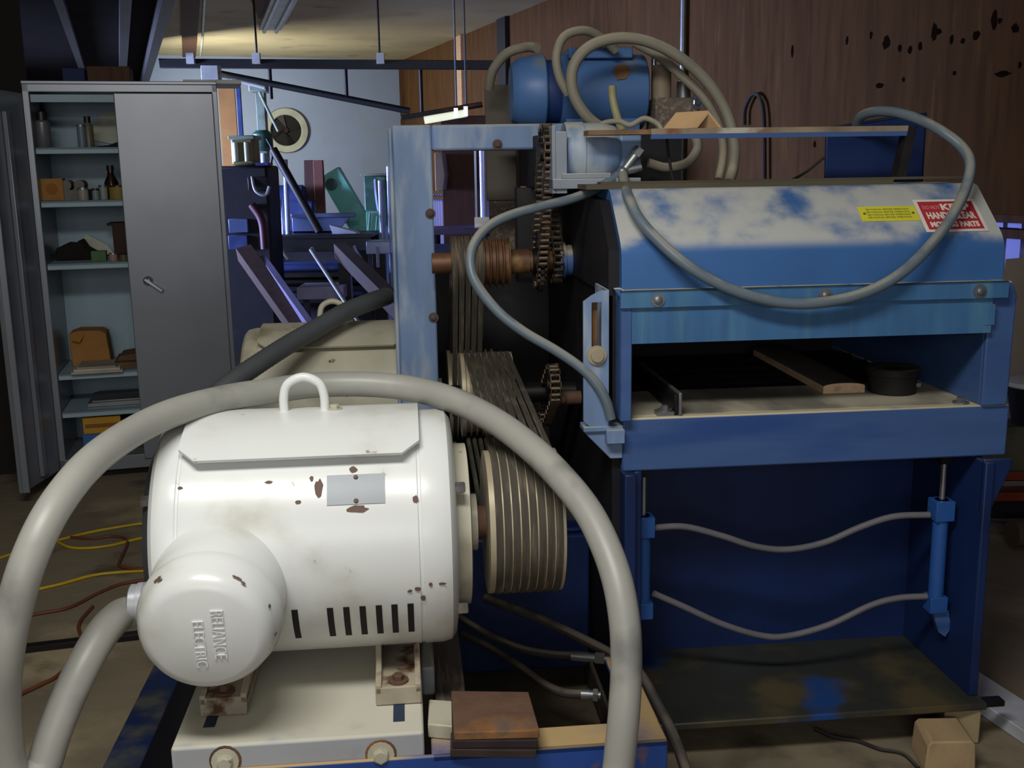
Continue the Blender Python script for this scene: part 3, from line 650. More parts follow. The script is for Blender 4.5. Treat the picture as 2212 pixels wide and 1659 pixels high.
        # round conduit box on the front, tilted downwards
        c0, n_, e_ = on(-.158, -8, -.03); ax = V((-.02, -1, -.16)).normalized()
        g = G(); g.lathe([(0, .128), (.10, .124), (.105, .12)], c0, ax, 56)
        tb = g.build('terminal_box', white, t)
        g = G(); g.lathe([(.095, .125), (.100, .129), (.118, .129), (.124, .125), (.150, .119), (.168, .108), (.176, .092), (.177, .001)], c0, ax, 56)
        up_ = (V((0, 0, 1))-ax*ax.z).normalized(); side = up_.cross(ax); g.mi = 1
        for th, h, r1, r2, sd in ((128, .137, .010, .005, 1), (125, .145, .006, .003, 2), (58, .152, .010, .003, 3), (52, .156, .006, .003, 4), (20, .150, .004, .005, 5), (-8, .150, .003, .006, 6)):
            rd = side*math.cos(R(th))+up_*math.sin(R(th)); nn_ = (rd*.97+ax*.25).normalized(); tn = rd.cross(ax); rr_ = .125-(h-.124)*.23
            g.blob(c0+ax*h+rd*(rr_+.0012), tn, nn_.cross(tn), r1, r2, nn_, sd)
        cv = g.build('box_cover', [white, chip], tb)
        g = G(); g.text('RELIANCE', c0+ax*.177+side*.026+up_*.006, -up_, side, .032, .0026, width=.098)
        g.text('ELECTRIC', c0+ax*.177-side*.008-up_*.012, -up_, side, .028, .0026, width=.094)
        g.build('embossed_lettering', white, cv)
        g = G(); q = c0+ax*.05-side*.115-up_*.0
        g.lathe([(0, .034), (.014, .034), (.015, .038), (.026, .038)], q, -side, 12); g.lathe([(.026, .034), (.038, .035), (.041, .031)], q, -side, 20); g.build('conduit_fitting', M('white_fitting', 'c9ccd0', .4, .2), tb)
        for dx, dz in ((-.07, .062), (.072, .066), (-.105, -.02), (.098, -.04)):
            g = G(); g.lathe([(0, .007), (.004, .005)], c0+ax*.151+side*dx*1.05+up_*dz*1.05, ax, 10); g.build('cover_screw', steel, cv)
    body.build('body', [wt, chip], t, angle=30)
    return t
motor(W(-.73, -.33, .49), 'big white electric motor in front with round terminal box', True)
motor(W(-.755, 1.0, .49), 'cream electric motor behind the blue frame post', False)

# motor base and skid beams
t = thing('motor_base', 'grey-white steel base bolted under the big white motor', 'base', W(-.735, -.42, .22), TH)
g = G(); g.box(-.245, -.235, 0, .222, .17, .245); g.box(.222, .03, .18, .25, .17, .245)
b = g.build('body', greyish, t, .006)
slotm = M('slot_blue', '26364b', .6)
for x, y in ((-.187, -.165), (.175, -.190)):
    g = G(); g.prism([(x-.011, y, .2452), (x+.011, y, .2452), (x+.011, y+.085, .2452), (x-.011, y+.085, .2452)], (0, 0, .001)); g.build('adjusting_slot', slotm, t)
for x, z in ((-.147, .214), (.14, .206)):
    g = G(); bolt(g, (x, -.235, z), (0, -1, 0), .015, .014); bo = g.build('bolt', whitedirty, t)
    G().lathe([(0, .030), (.003, .029)], (x, -.2345, z), (0, -1, 0), 18).build('rust_ring', rust, bo)
t = thing('skid_frame', 'blue and rust-stained steel skid under the white motors', 'frame', M0, TH)
skblue = M('skid_paint', '2a4f9c', .45, 0, .12, 5, spots=('3b4f78', 4, .55, .7), dust=('b59a6c', .25, .5, 4), spots2=('7d5a3a', 9, .6, .72))
g = G(); g.box(-.98, -.665, .30, -.045, -.655, .42); g.box(-.50, -.665, .405, -.045, -.585, .42); g.box(-.10, -.59, .405, -.045, -.30, .42); g.build('front_beam', skblue, t, .004)
g = G(); g.box(-1.235, -.9, 0, -1.15, 1.3, .20); g.build('side_beam', deepblue, t, .004)
g = G(); g.box(-.485, -.50, .2, -.42, 1.0, .40); g.build('cross_rail', woodgrey, t, .003)
g = G(); g.box(-.10, -.65, 0, -.05, -.40, .405); g.box(-1.2, -.62, .17, -.05, -.5, .22); g.build('leg', deepblue, t)
g = G(); g.box(-1.2, .8, .2, -.45, 1.2, .49); g.build('rear_mount', deepblue, t)
# rusty plates
rp = [(0, '3d2f2b'), (.017, '33272a'), (.034, '8a6348')]
labs = ['rusty steel plate lowest of the stack on the skid beam', 'rusty steel plate in the middle of the stack on the skid', 'orange rusty steel plate on top of the stack by the pulley']
for i, (dz, c) in enumerate(rp):
    t = W(-.38, -.585, .421+dz)
    g = G(); q = [(-.085+.004*i, -.09), (.075+.004*i, -.115+.006*i), (.08, .05), (-.075, .075)]
    g.prism([EX*x+EY*y+t+V((0, 0, 0)) for x, y in q], (0, 0, .0165)); tag(g.build('rusty_plate', rust if i == 2 else M('dark_rust_%d' % i, c, .8, .1, .2, 9), bevel=.002), labs[i], 'steel plate', 'rusty plates stacked on the skid')
tag(G().prism([W(-.505, -.60, .421), W(-.44, -.62, .421), W(-.43, -.52, .421), W(-.50, -.5, .421)], (0, 0, .03)).build('wood_scrap', whitedirty, bevel=.003), 'cream painted scrap block between motor base and rusty plates', 'block')

# ------------------------------------------------------------------ big conduits round the front motor
L = [(45, 1770, 1.60), (18, 1650, 1.60), (6, 1540, 1.59), (10, 1430, 1.58), (30, 1320, 1.59), (62, 1210, 1.61), (115, 1100, 1.67), (190, 1005, 1.78), (275, 940, 1.91), (370, 893, 2.04), (480, 862, 2.17), (580, 845, 2.26), (680, 832, 2.32), (790, 830, 2.34), (890, 840, 2.32), (980, 865, 2.26), (1070, 910, 2.18), (1150, 970, 2.08), (1215, 1035, 2.00), (1270, 1105, 1.93), (1308, 1180, 1.87), (1335, 1260, 1.82), (1350, 1350, 1.78), (1353, 1440, 1.76), (1348, 1540, 1.74), (1338, 1640, 1.73), (1330, 1740, 1.72)]
P_ = ypath(L); P_.append(V((P_[-1].x, P_[-1].y+.02, .04)))
tag(G().tube(P_, .0285, 22).build('flexible_conduit', conduit), 'thick grey conduit arching in front over the white motor', 'conduit')
L = [(282, 1322, 1.86), (258, 1330, 1.84), (226, 1362, 1.78), (190, 1420, 1.73), (155, 1490, 1.69), (124, 1565, 1.66), (100, 1640, 1.64), (76, 1750, 1.62)]
P_ = ypath(L); P_.append(V((P_[-1].x, P_[-1].y+.02, .04)))
tag(G().tube(P_, (.030, .0285), 22).build('flexible_conduit', conduit), 'grey conduit dropping from the round terminal box', 'conduit')
L = [(835, 640, 3.55), (800, 652, 3.45), (750, 672, 3.36), (690, 706, 3.26), (630, 740, 3.16), (570, 778, 3.06), (515, 815, 2.98), (470, 850, 2.92), (420, 900, 2.86)]
P_ = ypath(L); P_ += [P_[-1]+V((-.06, -.02, -.12)), V((P_[-1].x-.08, P_[-1].y-.02, .04))]
tag(G().tube(P_, .030, 20, rib=.006).build('flexible_conduit', conduitdark), 'dark ribbed conduit slanting behind the front conduit', 'conduit')
# rubber hoses under the pulley
dustyhose = M('dusty_rubber', '443f3b', .6, 0, .15, 9, dust=('756c60', .35, .6), spec=.25)
HS = [('black hose slanting down right just under the pulley', .0125, [(1050, 1292, .16), (1090, 1308, .10), (1150, 1330, .03), (1220, 1362, -.06), (1300, 1402, -.14), (1352, 1432, -.18)], None),
      ('black hose ending in a long crimped fitting by the conduit', .0095, [(960, 1310, .16), (1010, 1345, .08), (1070, 1378, 0), (1130, 1402, -.08), (1190, 1413, -.14), (1240, 1416, -.17)], [(1235, 1416, -.168), (1318, 1424, -.2)]),
      ('black hose ending in a bright short fitting above the plates', .0105, [(1000, 1370, .10), (1060, 1400, .02), (1120, 1438, -.10), (1170, 1475, -.2), (1215, 1496, -.25), (1262, 1500, -.27)], [(1256, 1500, -.268), (1298, 1502, -.28)]),
      ('black hose running down right of the front conduit', .0125, [(1375, 1445, -.2), (1395, 1475, -.26), (1425, 1530, -.32), (1455, 1590, -.38), (1480, 1660, -.44), (1500, 1740, -.5)], None)]
for lab, r, L, ft in HS:
    t = G().tube(wpath(L), r, 12).build('rubber_hose', dustyhose); tag(t, lab, 'hose')
    if ft:
        a, b = wpath(ft); a -= t.location; b -= t.location; d = b-a
        g = G(); g.cyl(a, a+d*.45, r*1.25, n=14); g.cyl(a+d*.45, a+d*.62, r*1.1, n=14); g.cyl(a+d*.62, a+d*.86, r*1.5, n=6); g.cyl(a+d*.86, b, r*.9, n=12)
        part(g.build('hose_fitting', steel, t), 'crimped steel fitting')
# ------------------------------------------------------------------ cabinet and its contents
# it stands turned with the hall; built in its own axes (CY = front plane), then set in place
CA = R(15); CY = 0.0; CO = PZ(131, 1024, .05); CO.z = 0
CEX = V((math.cos(CA), math.sin(CA), 0)); CEY = V((-math.sin(CA), math.cos(CA), 0))
def PC(u, v, y):
    d = ray(u, v); t = ((CO-CAM).dot(CEY)+y)/d.dot(CEY); p = CAM+d*t-CO
    return V((p.dot(CEX), p.dot(CEY), p.z))
cx0, cx1, cz1 = 0.0, PC(489, 500, 0).x, PC(260, 178, 0).z
before = set(bpy.data.objects)
t = thing('storage_cabinet', 'tall grey steel cabinet with its left door open', 'cabinet', (0, 0, 0))
cb = t
g = G(); g.box(cx0, CY, .05, cx0+.03, CY+.5, cz1); g.box(cx1-.025, CY, .05, cx1, CY+.5, cz1); g.box(cx0, CY, cz1-.045, cx1, CY+.5, cz1); g.box(cx0, CY, .05, cx1, CY+.5, .12)
g.box(cx0-.0, CY-.01, cz1-.01, cx1, CY+.5, cz1+.006)
g.build('body', cabgrey, t, .003)
G().box(cx0+.03, CY+.485, .12, cx1-.025, CY+.495, cz1-.045).build('back_panel', cabin, t)
SH = [PC(180, v, CY+.02).z for v in (318, 433, 568, 806, 888)]
for z in SH:
    g = G(); g.box(cx0+.032, CY+.02, z-.012, cx1-.027, CY+.48, z); g.box(cx0+.032, CY+.02, z-.03, cx1-.027, CY+.03, z); g.build('shelf', cabin, t, .002)
g = G(); g.box(cx0+.032, CY+.02, cz1-.09, cx0+.47, CY+.035, cz1-.055); g.build('top_lip', cabin, t)
xm = PC(271, 500, CY).x
g = G(); g.box(xm, CY-.022, .10, cx1-.022, CY-.002, cz1-.05); d = g.build('door', cabgrey, t, .004)
a = PC(312, 602, CY-.03); b = PC(352, 628, CY-.03)
g = G(); g.lathe([(0, .024), (.008, .024), (.012, .016), (.03, .013)], (a.x+.016, CY-.022, a.z-.012), (0, -1, 0), 20); g.bar((a.x, CY-.05, a.z), (b.x, CY-.05, b.z), .022, .016, (0, 1, 0)); part(g.build('handle', chrome, d, .003), 'chrome handle')
# the open door swings towards the camera
o = V((cx0, CY, 0)); e = PZ(50, 1066, .07)-CO; e = V((e.dot(CEX), e.dot(CEY), 0)); e = e.normalized()*min(e.length, .46); en = V((e.y, -e.x, 0)).normalized()
g = G(); g.prism([o+V((0, 0, .07)), o+e+V((0, 0, .07)), o+e+en*.02+V((0, 0, .07)), o+en*.02+V((0, 0, .07))], (0, 0, cz1-.12))
q = o+e; g.prism([q+V((0, 0, .07)), q+V((.03, 0, .07)), q+V((.03, .012, .07)), q+V((0, .012, .07))], (0, 0, cz1-.12))
q = o+e*.45; g.prism([q-en*.001+V((0, 0, .1)), q-en*.022+V((0, 0, .1)), q-en*.022+e*.1+V((0, 0, .1)), q+e*.1-en*.001+V((0, 0, .1))], (0, 0, 1.7))
g.build('door', cabgrey, t, .003)
def spot(u, shelf, dy): z = SH[shelf]; p = PC(u, 400, CY+dy); return V((p.x, CY+dy, z+.0008))
S4 = 5.2/FPX
def can(name, lab, cat, u, shelf, dy, prof, grp=None):
    t = thing(name, lab, cat, spot(u, shelf, dy), 0, grp)
    for nm, pr, m in prof: G().lathe(pr, (0, 0, 0), (0, 0, 1), 24).build(nm, m, t)
    return t
blk = M('black_can', '23211f', .4, 0, .1, 8); gcan = M('grey_can', '77757a', .35, .3, .1, 8); brn = M('brown_can', '3a2a20', .4, 0, .1, 8)
can('spray_can', 'dark spray can with grey label on the top cabinet shelf', 'can', 104, 0, .12, [('body', [(0, .033), (.004, .036), (.12, .036), (.135, .02)], gcan), ('cap', [(.13, .02), (.13, .026), (.168, .026), (.172, .02)], blk)])
can('spray_can', 'taller black can behind the grey spray can', 'can', 96, 0, .33, [('body', [(0, .04), (.19, .04), (.21, .022)], blk), ('cap', [(.205, .03), (.245, .03)], brn)])
can('tin', 'short blue-grey tin on the top shelf left of the brown bottle', 'can', 186, 0, .13, [('body', [(0, .02), (.10, .02)], M('blue_grey_tin', '6d7f8c', .4)), ('lid', [(.10, .021), (.108, .021)], steel)])
can('bottle', 'narrow tan bottle with black cap on the top shelf', 'bottle', 201, 0, .16, [('body', [(0, .024), (.10, .024), (.125, .012)], M('tan_bottle', '6c6450', .4)), ('cap', [(.12, .016), (.15, .015)], blk)])
p = spot(256, 0, .3)
g = G(); g.prism([p+V((x, 0, z)) for x, z in [(-.11, 0), (-.08, .012), (-.03, .016), (.01, .03), (.06, .045), (.06, 0)]], (0, .15, 0)); tag(g.build('folded_cloth', M('dark_cloth', '1d1f24', .9)), 'dark folded cloth on the top shelf beside the closed door', 'cloth')
p = spot(262, 0, .47); g = G(); g.prism([p+V((x, 0, z)) for x, z in [(-.14, .05), (-.10, .15), (-.04, .19), (.05, .19), (.05, .05), (.0, .02)]], (0, .004, 0)); tag(g.build('paper_sheet', paper), 'pale sheet of paper leaning at the back of the top shelf', 'paper')
p = spot(113, 1, .12)
t = thing('carton', 'orange-tan carton at the left end of the second shelf', 'carton', p)
G().box(-.052, -.03, 0, .052, .07, .105).build('body', cardboard, t, .002); g = G(); g.lathe([(0, .028), (.001, .028)], (0, -.03, .055), (0, -1, 0), 20); g.build('round_print', M('orange_print', '9a5a20', .7), t)
p = spot(160, 1, .16)
tag(G().cyl(p+V((-.03, -.06, .072)), p+V((-.03, .1, .072)), .024).cyl(p+V((.03, -.06, .072)), p+V((.03, .1, .072)), .024).box(p.x-.07, p.y-.06, p.z, p.x+.07, p.y+.1, p.z+.05).build('filter_box', M('filter_grey', '77736c', .7)), 'grey-brown filter pack right of the orange carton', 'filter')
can('jar', 'whitish jar in the middle of the second shelf', 'jar', 178, 1, .06, [('body', [(0, .024), (.05, .024)], M('whitish_jar', '9a958e', .4)), ('lid', [(.05, .025), (.06, .024)], steel)])
can('jar', 'small pale jar left of the dark bottle on the second shelf', 'jar', 205, 1, .08, [('body', [(0, .017), (.045, .017)], M('pale_jar', '7d8a8c', .4)), ('lid', [(.045, .018), (.055, .017)], blk)])
can('jar', 'wider pale jar touching the mustard tub', 'jar', 222, 1, .12, [('body', [(0, .02), (.06, .022)], M('pale_jar_b', '8f9690', .4)), ('lid', [(.06, .023), (.07, .02)], steel)])
can('bottle', 'dark amber bottle behind the mustard tub', 'bottle', 241, 1, .22, [('body', [(0, .034), (.08, .034), (.12, .016), (.145, .014)], amber), ('cap', [(.14, .018), (.165, .017)], blk)])
can('tub', 'round tub with mustard label at the door edge', 'tub', 254, 1, .09, [('body', [(0, .042), (.06, .042)], mustard), ('lid', [(.06, .044), (.068, .043)], blk)])
p = spot(145, 2, .2)+V((.03, 0, 0))
g = G(); g.prism([p+V((x, 0, z)) for x, z in [(-.12, 0), (-.115, .06), (-.06, .085), (-.02, .08), (.005, .105), (.03, .06), (.075, .03), (.10, 0)]], (0, .18, 0)); tag(g.build('canvas_bag', M('black_canvas', '1d1a17', .95), bevel=.012), 'slumped black bag on the third shelf', 'bag')
p = spot(176, 2, .41); g = G(); g.prism([p+V((x, 0, z)) for x, z in [(-.02, .09), (.0, .12), (.10, .06), (.13, .01), (.0, .01)]], (0, .004, 0)); tag(g.build('paper_sheet', paper), 'cream paper poking up behind the black bag', 'paper')
p = spot(199, 2, .08); tag(G().box(p.x-.035, p.y, p.z, p.x+.035, p.y+.06, p.z+.05).build('carton', greencarton, bevel=.002), 'small green carton at the front of the third shelf', 'carton')
can('tin', 'small pinkish tin beside the green carton', 'can', 231, 2, .07, [('body', [(0, .02), (.034, .02)], pink), ('lid', [(.034, .021), (.04, .02)], steel)])
can('tin', 'small olive tin in the corner by the door edge', 'can', 254, 2, .07, [('body', [(0, .022), (.03, .022)], M('olive_tin', '5a5740', .5)), ('lid', [(.03, .023), (.036, .02)], blk)])
p = spot(268, 2, .25); g = G(); g.box(p.x-.075, p.y, p.z, p.x+.06, p.y+.18, p.z+.17); g.box(p.x-.1, p.y, p.z+.165, p.x+.07, p.y+.19, p.z+.178); tag(g.build('wooden_box', M('dark_box_wood', '3d2a20', .8), bevel=.003), 'dark brown box at the back of the third shelf', 'box')
p = spot(165, 3, .22); t = thing('cardboard_box', 'crumpled brown cardboard box on the fourth shelf', 'box', p)
G().prism([(-.10, 0, 0), (-.105, 0, .17), (-.06, 0, .185), (.05, 0, .18), (.075, 0, .165), (.09, 0, 0)], (0, .16, 0)).build('body', cardboard, t, .006)
G().prism([(-.06, 0, .185), (-.09, -.03, .14), (-.05, -.035, .13), (-.02, 0, .18)], (0, .004, 0)).build('flap', cardboard, t)
for i, (dx, dz, th_, c) in enumerate([(0, 0, .012, 'b9b1a0'), (.012, .0125, .012, 'cfc5b2'), (.03, .025, .010, 'a59c8c')]):
    p = spot(172, 3, -.02); tag(G().box(p.x-.12+dx, p.y, p.z+dz, p.x+.12-dx, p.y+.2, p.z+dz+th_).build('magazine', M('magazine_%d' % i, c, .7), bevel=.001), ['lowest of the papers stacked at the front of the fourth shelf', 'middle pale booklet in the stack on the fourth shelf', 'top narrow booklet on the stack on the fourth shelf'][i], 'booklet', 'papers stacked on the fourth shelf')
p = spot(253, 3, .06); g = G(); g.box(p.x-.09, p.y, p.z, p.x+.085, p.y+.3, p.z+.035); g.prism([(p.x-.08, p.y+.05, p.z+.035), (p.x+.08, p.y+.05, p.z+.035), (p.x+.06, p.y+.05, p.z+.075), (p.x-.06, p.y+.05, p.z+.06)], (0, .2, 0)); tag(g.build('flat_carton', M('brown_carton', '6b4f36', .85), bevel=.002), 'flat brown carton right of the papers', 'carton')
p = spot(205, 4, .1); g = G(); g.box(p.x-.13, p.y, p.z, p.x+.19, p.y+.3, p.z+.02); g.box(p.x-.11, p.y+.02, p.z+.02, p.x+.17, p.y+.28, p.z+.028); tag(g.build('tray', steel, bevel=.002), 'grey metal tray on the fifth shelf', 'tray')
zb = .12
def low(u, dy): p = PC(u, 400, CY+dy); return V((p.x, CY+dy, zb+.0008))
p = low(155, .06); t = thing('carton', 'blue and white carton on the cabinet floor', 'carton', p); G().box(-.06, 0, 0, .06, .18, .11).build('body', bluecarton, t, .002)
g = G(); [g.box(x, -.0012, .015, x+.008, 0, .095) for x in (.005, .022, .04)]; g.build('printed_stripes', labelwhite, t)
p = low(172, .05); p.z = zb+.1125; t = thing('carton', 'orange-yellow carton stacked on the blue carton', 'carton', p); G().box(-.09, 0, 0, .09, .2, .085).build('body', yellowbox, t, .002)
G().box(-.08, -.0012, .03, .08, 0, .05).build('printed_band', M('brown_print', '8a5a1c', .7), t)
p = low(172, .06); p.z = zb+.1995; tag(G().box(p.x-.06, p.y, p.z, p.x+.075, p.y+.16, p.z+.03).build('carton', blk, bevel=.002), 'flat black carton on the orange-yellow carton', 'carton')
p = low(230, .15); tag(G().box(p.x-.07, p.y, p.z, p.x+.09, p.y+.2, p.z+.16).build('carton', M('dull_grey_carton', '4a4743', .8), bevel=.003), 'dull grey carton right of the orange-yellow carton', 'carton')
# on top of the cabinet
p = PC(445, 175, CY+.15); p.z = cz1+.0075
tag(G().box(p.x-.11, p.y, p.z, p.x+.17, p.y+.3, p.z+.02).build('white_board', lampwhite, bevel=.002), 'thin white panel lying on the right end of the cabinet top', 'panel')
p = PC(235, 165, CY+.25); p.z = cz1+.0075
tag(G().box(p.x-.1, p.y, p.z, p.x+.1, p.y+.2, p.z+.09).build('cardboard_box', woodbrown, bevel=.003), 'brown box in the dark on top of the cabinet', 'box')
p = PC(160, 165, CY+.25); p.z = cz1+.0075
tag(G().box(p.x-.05, p.y, p.z, p.x+.05, p.y+.15, p.z+.08).build('carton', M('deep_blue_carton', '1d2a5a', .7), bevel=.003), 'dark blue box on top of the cabinet', 'carton')
CT = Matrix.Translation(CO) @ Matrix.Rotation(CA, 4, 'Z')
for ob in set(bpy.data.objects)-before:
    if ob.parent is None: ob.matrix_world = CT @ Matrix.Translation(ob.location)

# added dark screen between cabinet and left wall, blocks the window light
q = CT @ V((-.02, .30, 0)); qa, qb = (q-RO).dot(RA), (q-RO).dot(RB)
struct(hbox(G(), qa, -6.8, 0, qa+.05, qb, 2.45).build('light_block_partition', m_darkwall))

# ------------------------------------------------------------------ floor clutter at the left: cords and a dark bar
def cord(name, lab, cat, L, r, m): tag(G().tube([PZ(u, v, r+.001) for u, v in L], r, 8).build(name, m), lab, cat)
cord('extension_cord', 'yellow cord farthest back on the concrete floor at left', 'cord', [(-30, 1215), (60, 1186), (160, 1158), (230, 1143), (330, 1128), (420, 1125)], .006, yellowcord)
cord('extension_cord', 'yellow cord sagging in the middle of the left floor', 'cord', [(120, 1168), (150, 1182), (190, 1184), (240, 1178), (290, 1166), (360, 1150)], .006, yellowcord)
cord('extension_cord', 'yellow cord nearest the grey conduits on the floor', 'cord', [(-20, 1300), (60, 1278), (130, 1262), (200, 1243), (260, 1236), (340, 1232)], .006, yellowcord)
cord('extension_cord', 'red-brown cord sagging below the yellow cords', 'cord', [(-20, 1345), (80, 1326), (150, 1312), (210, 1282), (260, 1262), (330, 1250)], .006, redcord)
cord('extension_cord', 'red-brown cord looping beside the motor end', 'cord', [(150, 1160), (200, 1163), (245, 1158), (275, 1168), (262, 1205), (258, 1222), (290, 1228), (340, 1225)], .006, redcord)
cord('extension_cord', 'red-brown cord nearest the camera on the left floor', 'cord', [(10, 1520), (50, 1497), (90, 1478), (130, 1455), (180, 1400), (170, 1350), (200, 1310)], .006, redcord)
cord('floor_cable', 'thin dark cable lying on the floor before the base plate', 'cable', [(1760, 1575), (1800, 1592), (1850, 1600), (1900, 1618), (1950, 1628), (1985, 1660)], .005, hosedark)
p, q = PZ(55, 1400, .012), PZ(330, 1368, .012)
tag(G().bar(p, q, .035, .02, (0, 1, 0)).build('steel_bar', darksteel, bevel=.002), 'dark flat steel bar lying on the left floor', 'bar')

# ------------------------------------------------------------------ right side clutter
def px(u0, v0, u1, v1, Y): a, b = PY(u0, v0, Y), PY(u1, v1, Y); return min(a.x, b.x), min(a.z, b.z), max(a.x, b.x), max(a.z, b.z)
a = W(*MZ(2105, 1585, .0)); 
tag(G().bar(W(.90, -.06, .049), W(1.02, .30, .049), .09, .096, (1, 0, 0)).build('wood_block', M('pale_block_end', 'a2906c', .8, 0, .1, 6), bevel=.004), 'pale wood block under the right front of the base plate', 'block')
tag(G().bar(W(.02, -.02, .049), W(.02, .40, .049), .09, .096, (1, 0, 0)).build('wood_block', woodgrey, bevel=.004), 'grey wood block under the left front of the base plate', 'block')
tag(G().bar(W(.02, .6, .049), W(.95, .6, .049), .09, .096, (0, 1, 0)).build('timber_sleeper', woodgrey, bevel=.004), 'long timber under the rear of the base plate', 'timber')
tag(G().bar(W(1.0, .55, .02), W(1.13, -.16, .02), .12, .038, (1, 0, 0)).build('white_board', M('white_painted_board', 'b9bcc4', .6), bevel=.003), 'white painted board on the floor right of the saw base', 'board')
p = PZ(2042, 1655, .0)
tag(G().prism([p+V((x, -.03, z)) for x, z in [(-.065, 0), (.065, 0), (.060, .075), (.05, .085), (-.05, .085), (-.06, .075)]], (.01, .12, 0)).build('wood_block', M('cut_post_end', 'b39873', .8, 0, .1, 5, stretch=(3, 1, 3)), bevel=.004), 'square wood offcut on the floor before the base plate', 'block')
p = PY(2150, 1180, 4.15); p.z = 0
tag(G().cyl((p.x, 4.02, .06), (p.x+.38, 4.06, .06), .055).build('bundle', M('brown_roll', '5d4a3a', .9)), 'rolled brown bundle on the floor right of the saw', 'bundle')
p = PY(2128, 1100, 4.2); zt = PY(2160, 1030, 4.2).z; zl = PY(2160, 1075, 4.2).z
t = thing('tool_cart', 'low dark cart with orange-red trays right of the saw', 'cart', (p.x, 4.2, 0))
for z in (zl, zt):
    g = G(); g.box(0, 0, z-.02, .36, .2, z-.012); g.box(0, 0, z-.02, .36, .01, z+.02); g.box(0, 0, z-.02, .01, .2, z+.02); g.build('tray', orangered, t, .003)
G().box(.02, .03, .05, .34, .18, zl-.02).build('body', dark, t, .004)
for x in (.0, .33):
    for y in (0.01, .17): G().box(x, y, 0, x+.03, y+.03, zt-.02).build('leg', dark, t)
p = V(t.location)
tag(G().box(p.x+.03, p.y+.03, zt-.011, p.x+.31, p.y+.19, zt+.20).build('carton', M('grey_olive_carton', '5d5a48', .8, 0, .2, 9, spots=('a39c88', 8, .55, .7)), bevel=.004), 'olive grey box standing on the orange-red cart', 'carton')
t = thing('dust_tub', 'dark tub with white lid on the olive box at the wall', 'tub', (p.x+.2, p.y+.09, zt+.201))
G().lathe([(0, .07), (.16, .10)], (0, 0, 0), (0, 0, 1), 28).build('body', dark, t)
G().lathe([(.16, .11), (.165, .115), (.18, .11), (.19, .08)], (0, 0, 0), (0, 0, 1), 28).build('lid', lampwhite, t)
q = RW(2190, 560, -.04)
g = G(); c0 = RW(2166, 560, -.05); c1 = RW(2330, 545, -.05)
g.prism([V((c0.x, c0.y, .0))-RB*.08, V((c1.x, c1.y, .0))-RB*.08, c1+RB*.03, c0+RB*.03], RB*-.012)
tag(g.build('hardboard_sheet', M('tan_hardboard', '7d6a4c', .85, 0, .08, 3)), 'tan board leaning against the violet corrugated wall', 'board')
# ------------------------------------------------------------------ far end of the hall
# extractor hole in the white back wall
def BW(u, v, off=0):
    d = ray(u, v); o = RO+RA*(10.9+off); return CAM+d*((o-CAM).dot(RA)/d.dot(RA))
c = BW(617, 282, 0); s = (c-CAM).length/FPX
t = thing('wall_fan', 'round dark extractor opening with pale surround in the back wall', 'fan', c-RA*.001)
def loc(v): return V(v)
g = G(); g.lathe([(0, 33*s), (.05, 31*s), (.06, 33*s), (.06, 44*s), (.0, 46*s)], (0, 0, 0), -RA, 40, caps=False); g.build('surround', M('fan_surround', '9a9d93', .6), t)
G().lathe([(.002, 33*s), (.01, 33*s)], (0, 0, 0), -RA, 40).build('dark_opening', ink, t)
for k in range(4):
    a = R(20+90*k); e = RB*math.cos(a)+V((0, 0, 1))*math.sin(a); f = e.cross(RA)
    G().prism([-RA*.015+e*4*s, -RA*.015+e*30*s+f*7*s, -RA*.03+e*30*s-f*7*s, -RA*.03+e*4*s-f*3*s], -RA*.003).build('blade', darksteel, t)
G().lathe([(.01, 6*s), (.05, 5*s)], (0, 0, 0), -RA, 20).build('hub', darksteel, t)

def foot(a, b, h=.05): return a+(a-b)*((a.z-h)/(b.z-a.z))          # carry a leaning piece down to the floor
def bar_(name, lab, cat, p, q, wd, tk, m, side=(1, 0, 0), bevel=.003): return tag(G().bar(p, q, wd, tk, side).build(name, m, bevel=bevel), lab, cat)
# overhead black rail with hangers, sloping pipe and fittings
YR = 8.6
t = thing('overhead_rail', 'black overhead rail crossing below the ceiling at the far end', 'rail', PY(700, 140, YR))
o = V(t.location)
g = G(); g.bar(PY(345, 137, YR)-o, PY(1065, 141, YR)-o, .07, .05, (0, 0, 1)); g.build('track', blackpaint, t, .004)
for u in (555, 820): 
    p = PY(u, 120, YR)-o; g = G(); q = V((p.x, p.y, CEIL-o.z)); g.cyl(V((p.x, p.y, .0)), q, .008, n=8); g.build('hanger', blackpaint, t)
for u, m in ((412, lampwhite), (554, lampwhite), (822, lampwhite)):
    p = PY(u, 132, YR-.05)-o; G().box(p.x-.03, p.y-.02, p.z-.02, p.x+.03, p.y+.02, p.z+.06).build('clamp', m, t)
t = thing('sloping_pipe', 'dark pipe sloping down to the right on rods under the overhead rail', 'pipe', PY(720, 205, 8.75)); o = V(t.location)
G().cyl(PY(470, 158, 8.75)-o, PY(885, 240, 8.75)-o, .026).build('pipe', blackpaint, t)
for u0, v0, v1 in ((582, 142, 214), (746, 142, 212), (908, 142, 245)):
    p, q = PY(u0, v0, 8.75)-o, PY(u0, v1, 8.75)-o; q = V((p.x, p.y, q.z)); G().cyl(p, q, .015).build('rod', blackpaint, t)
p = PY(458, 160, 8.3); 
t = thing('junction_box', 'white junction box with cable under the overhead rail above the cabinet', 'junction box', p)
G().box(-.07, -.05, -.05, .06, .05, .06).build('body', lampwhite, t, .005)
G().tube([(.06, 0, 0), (.2, .05, -.05), (.38, .05, -.10)], .014, 8).build('cable', lampwhite, t)
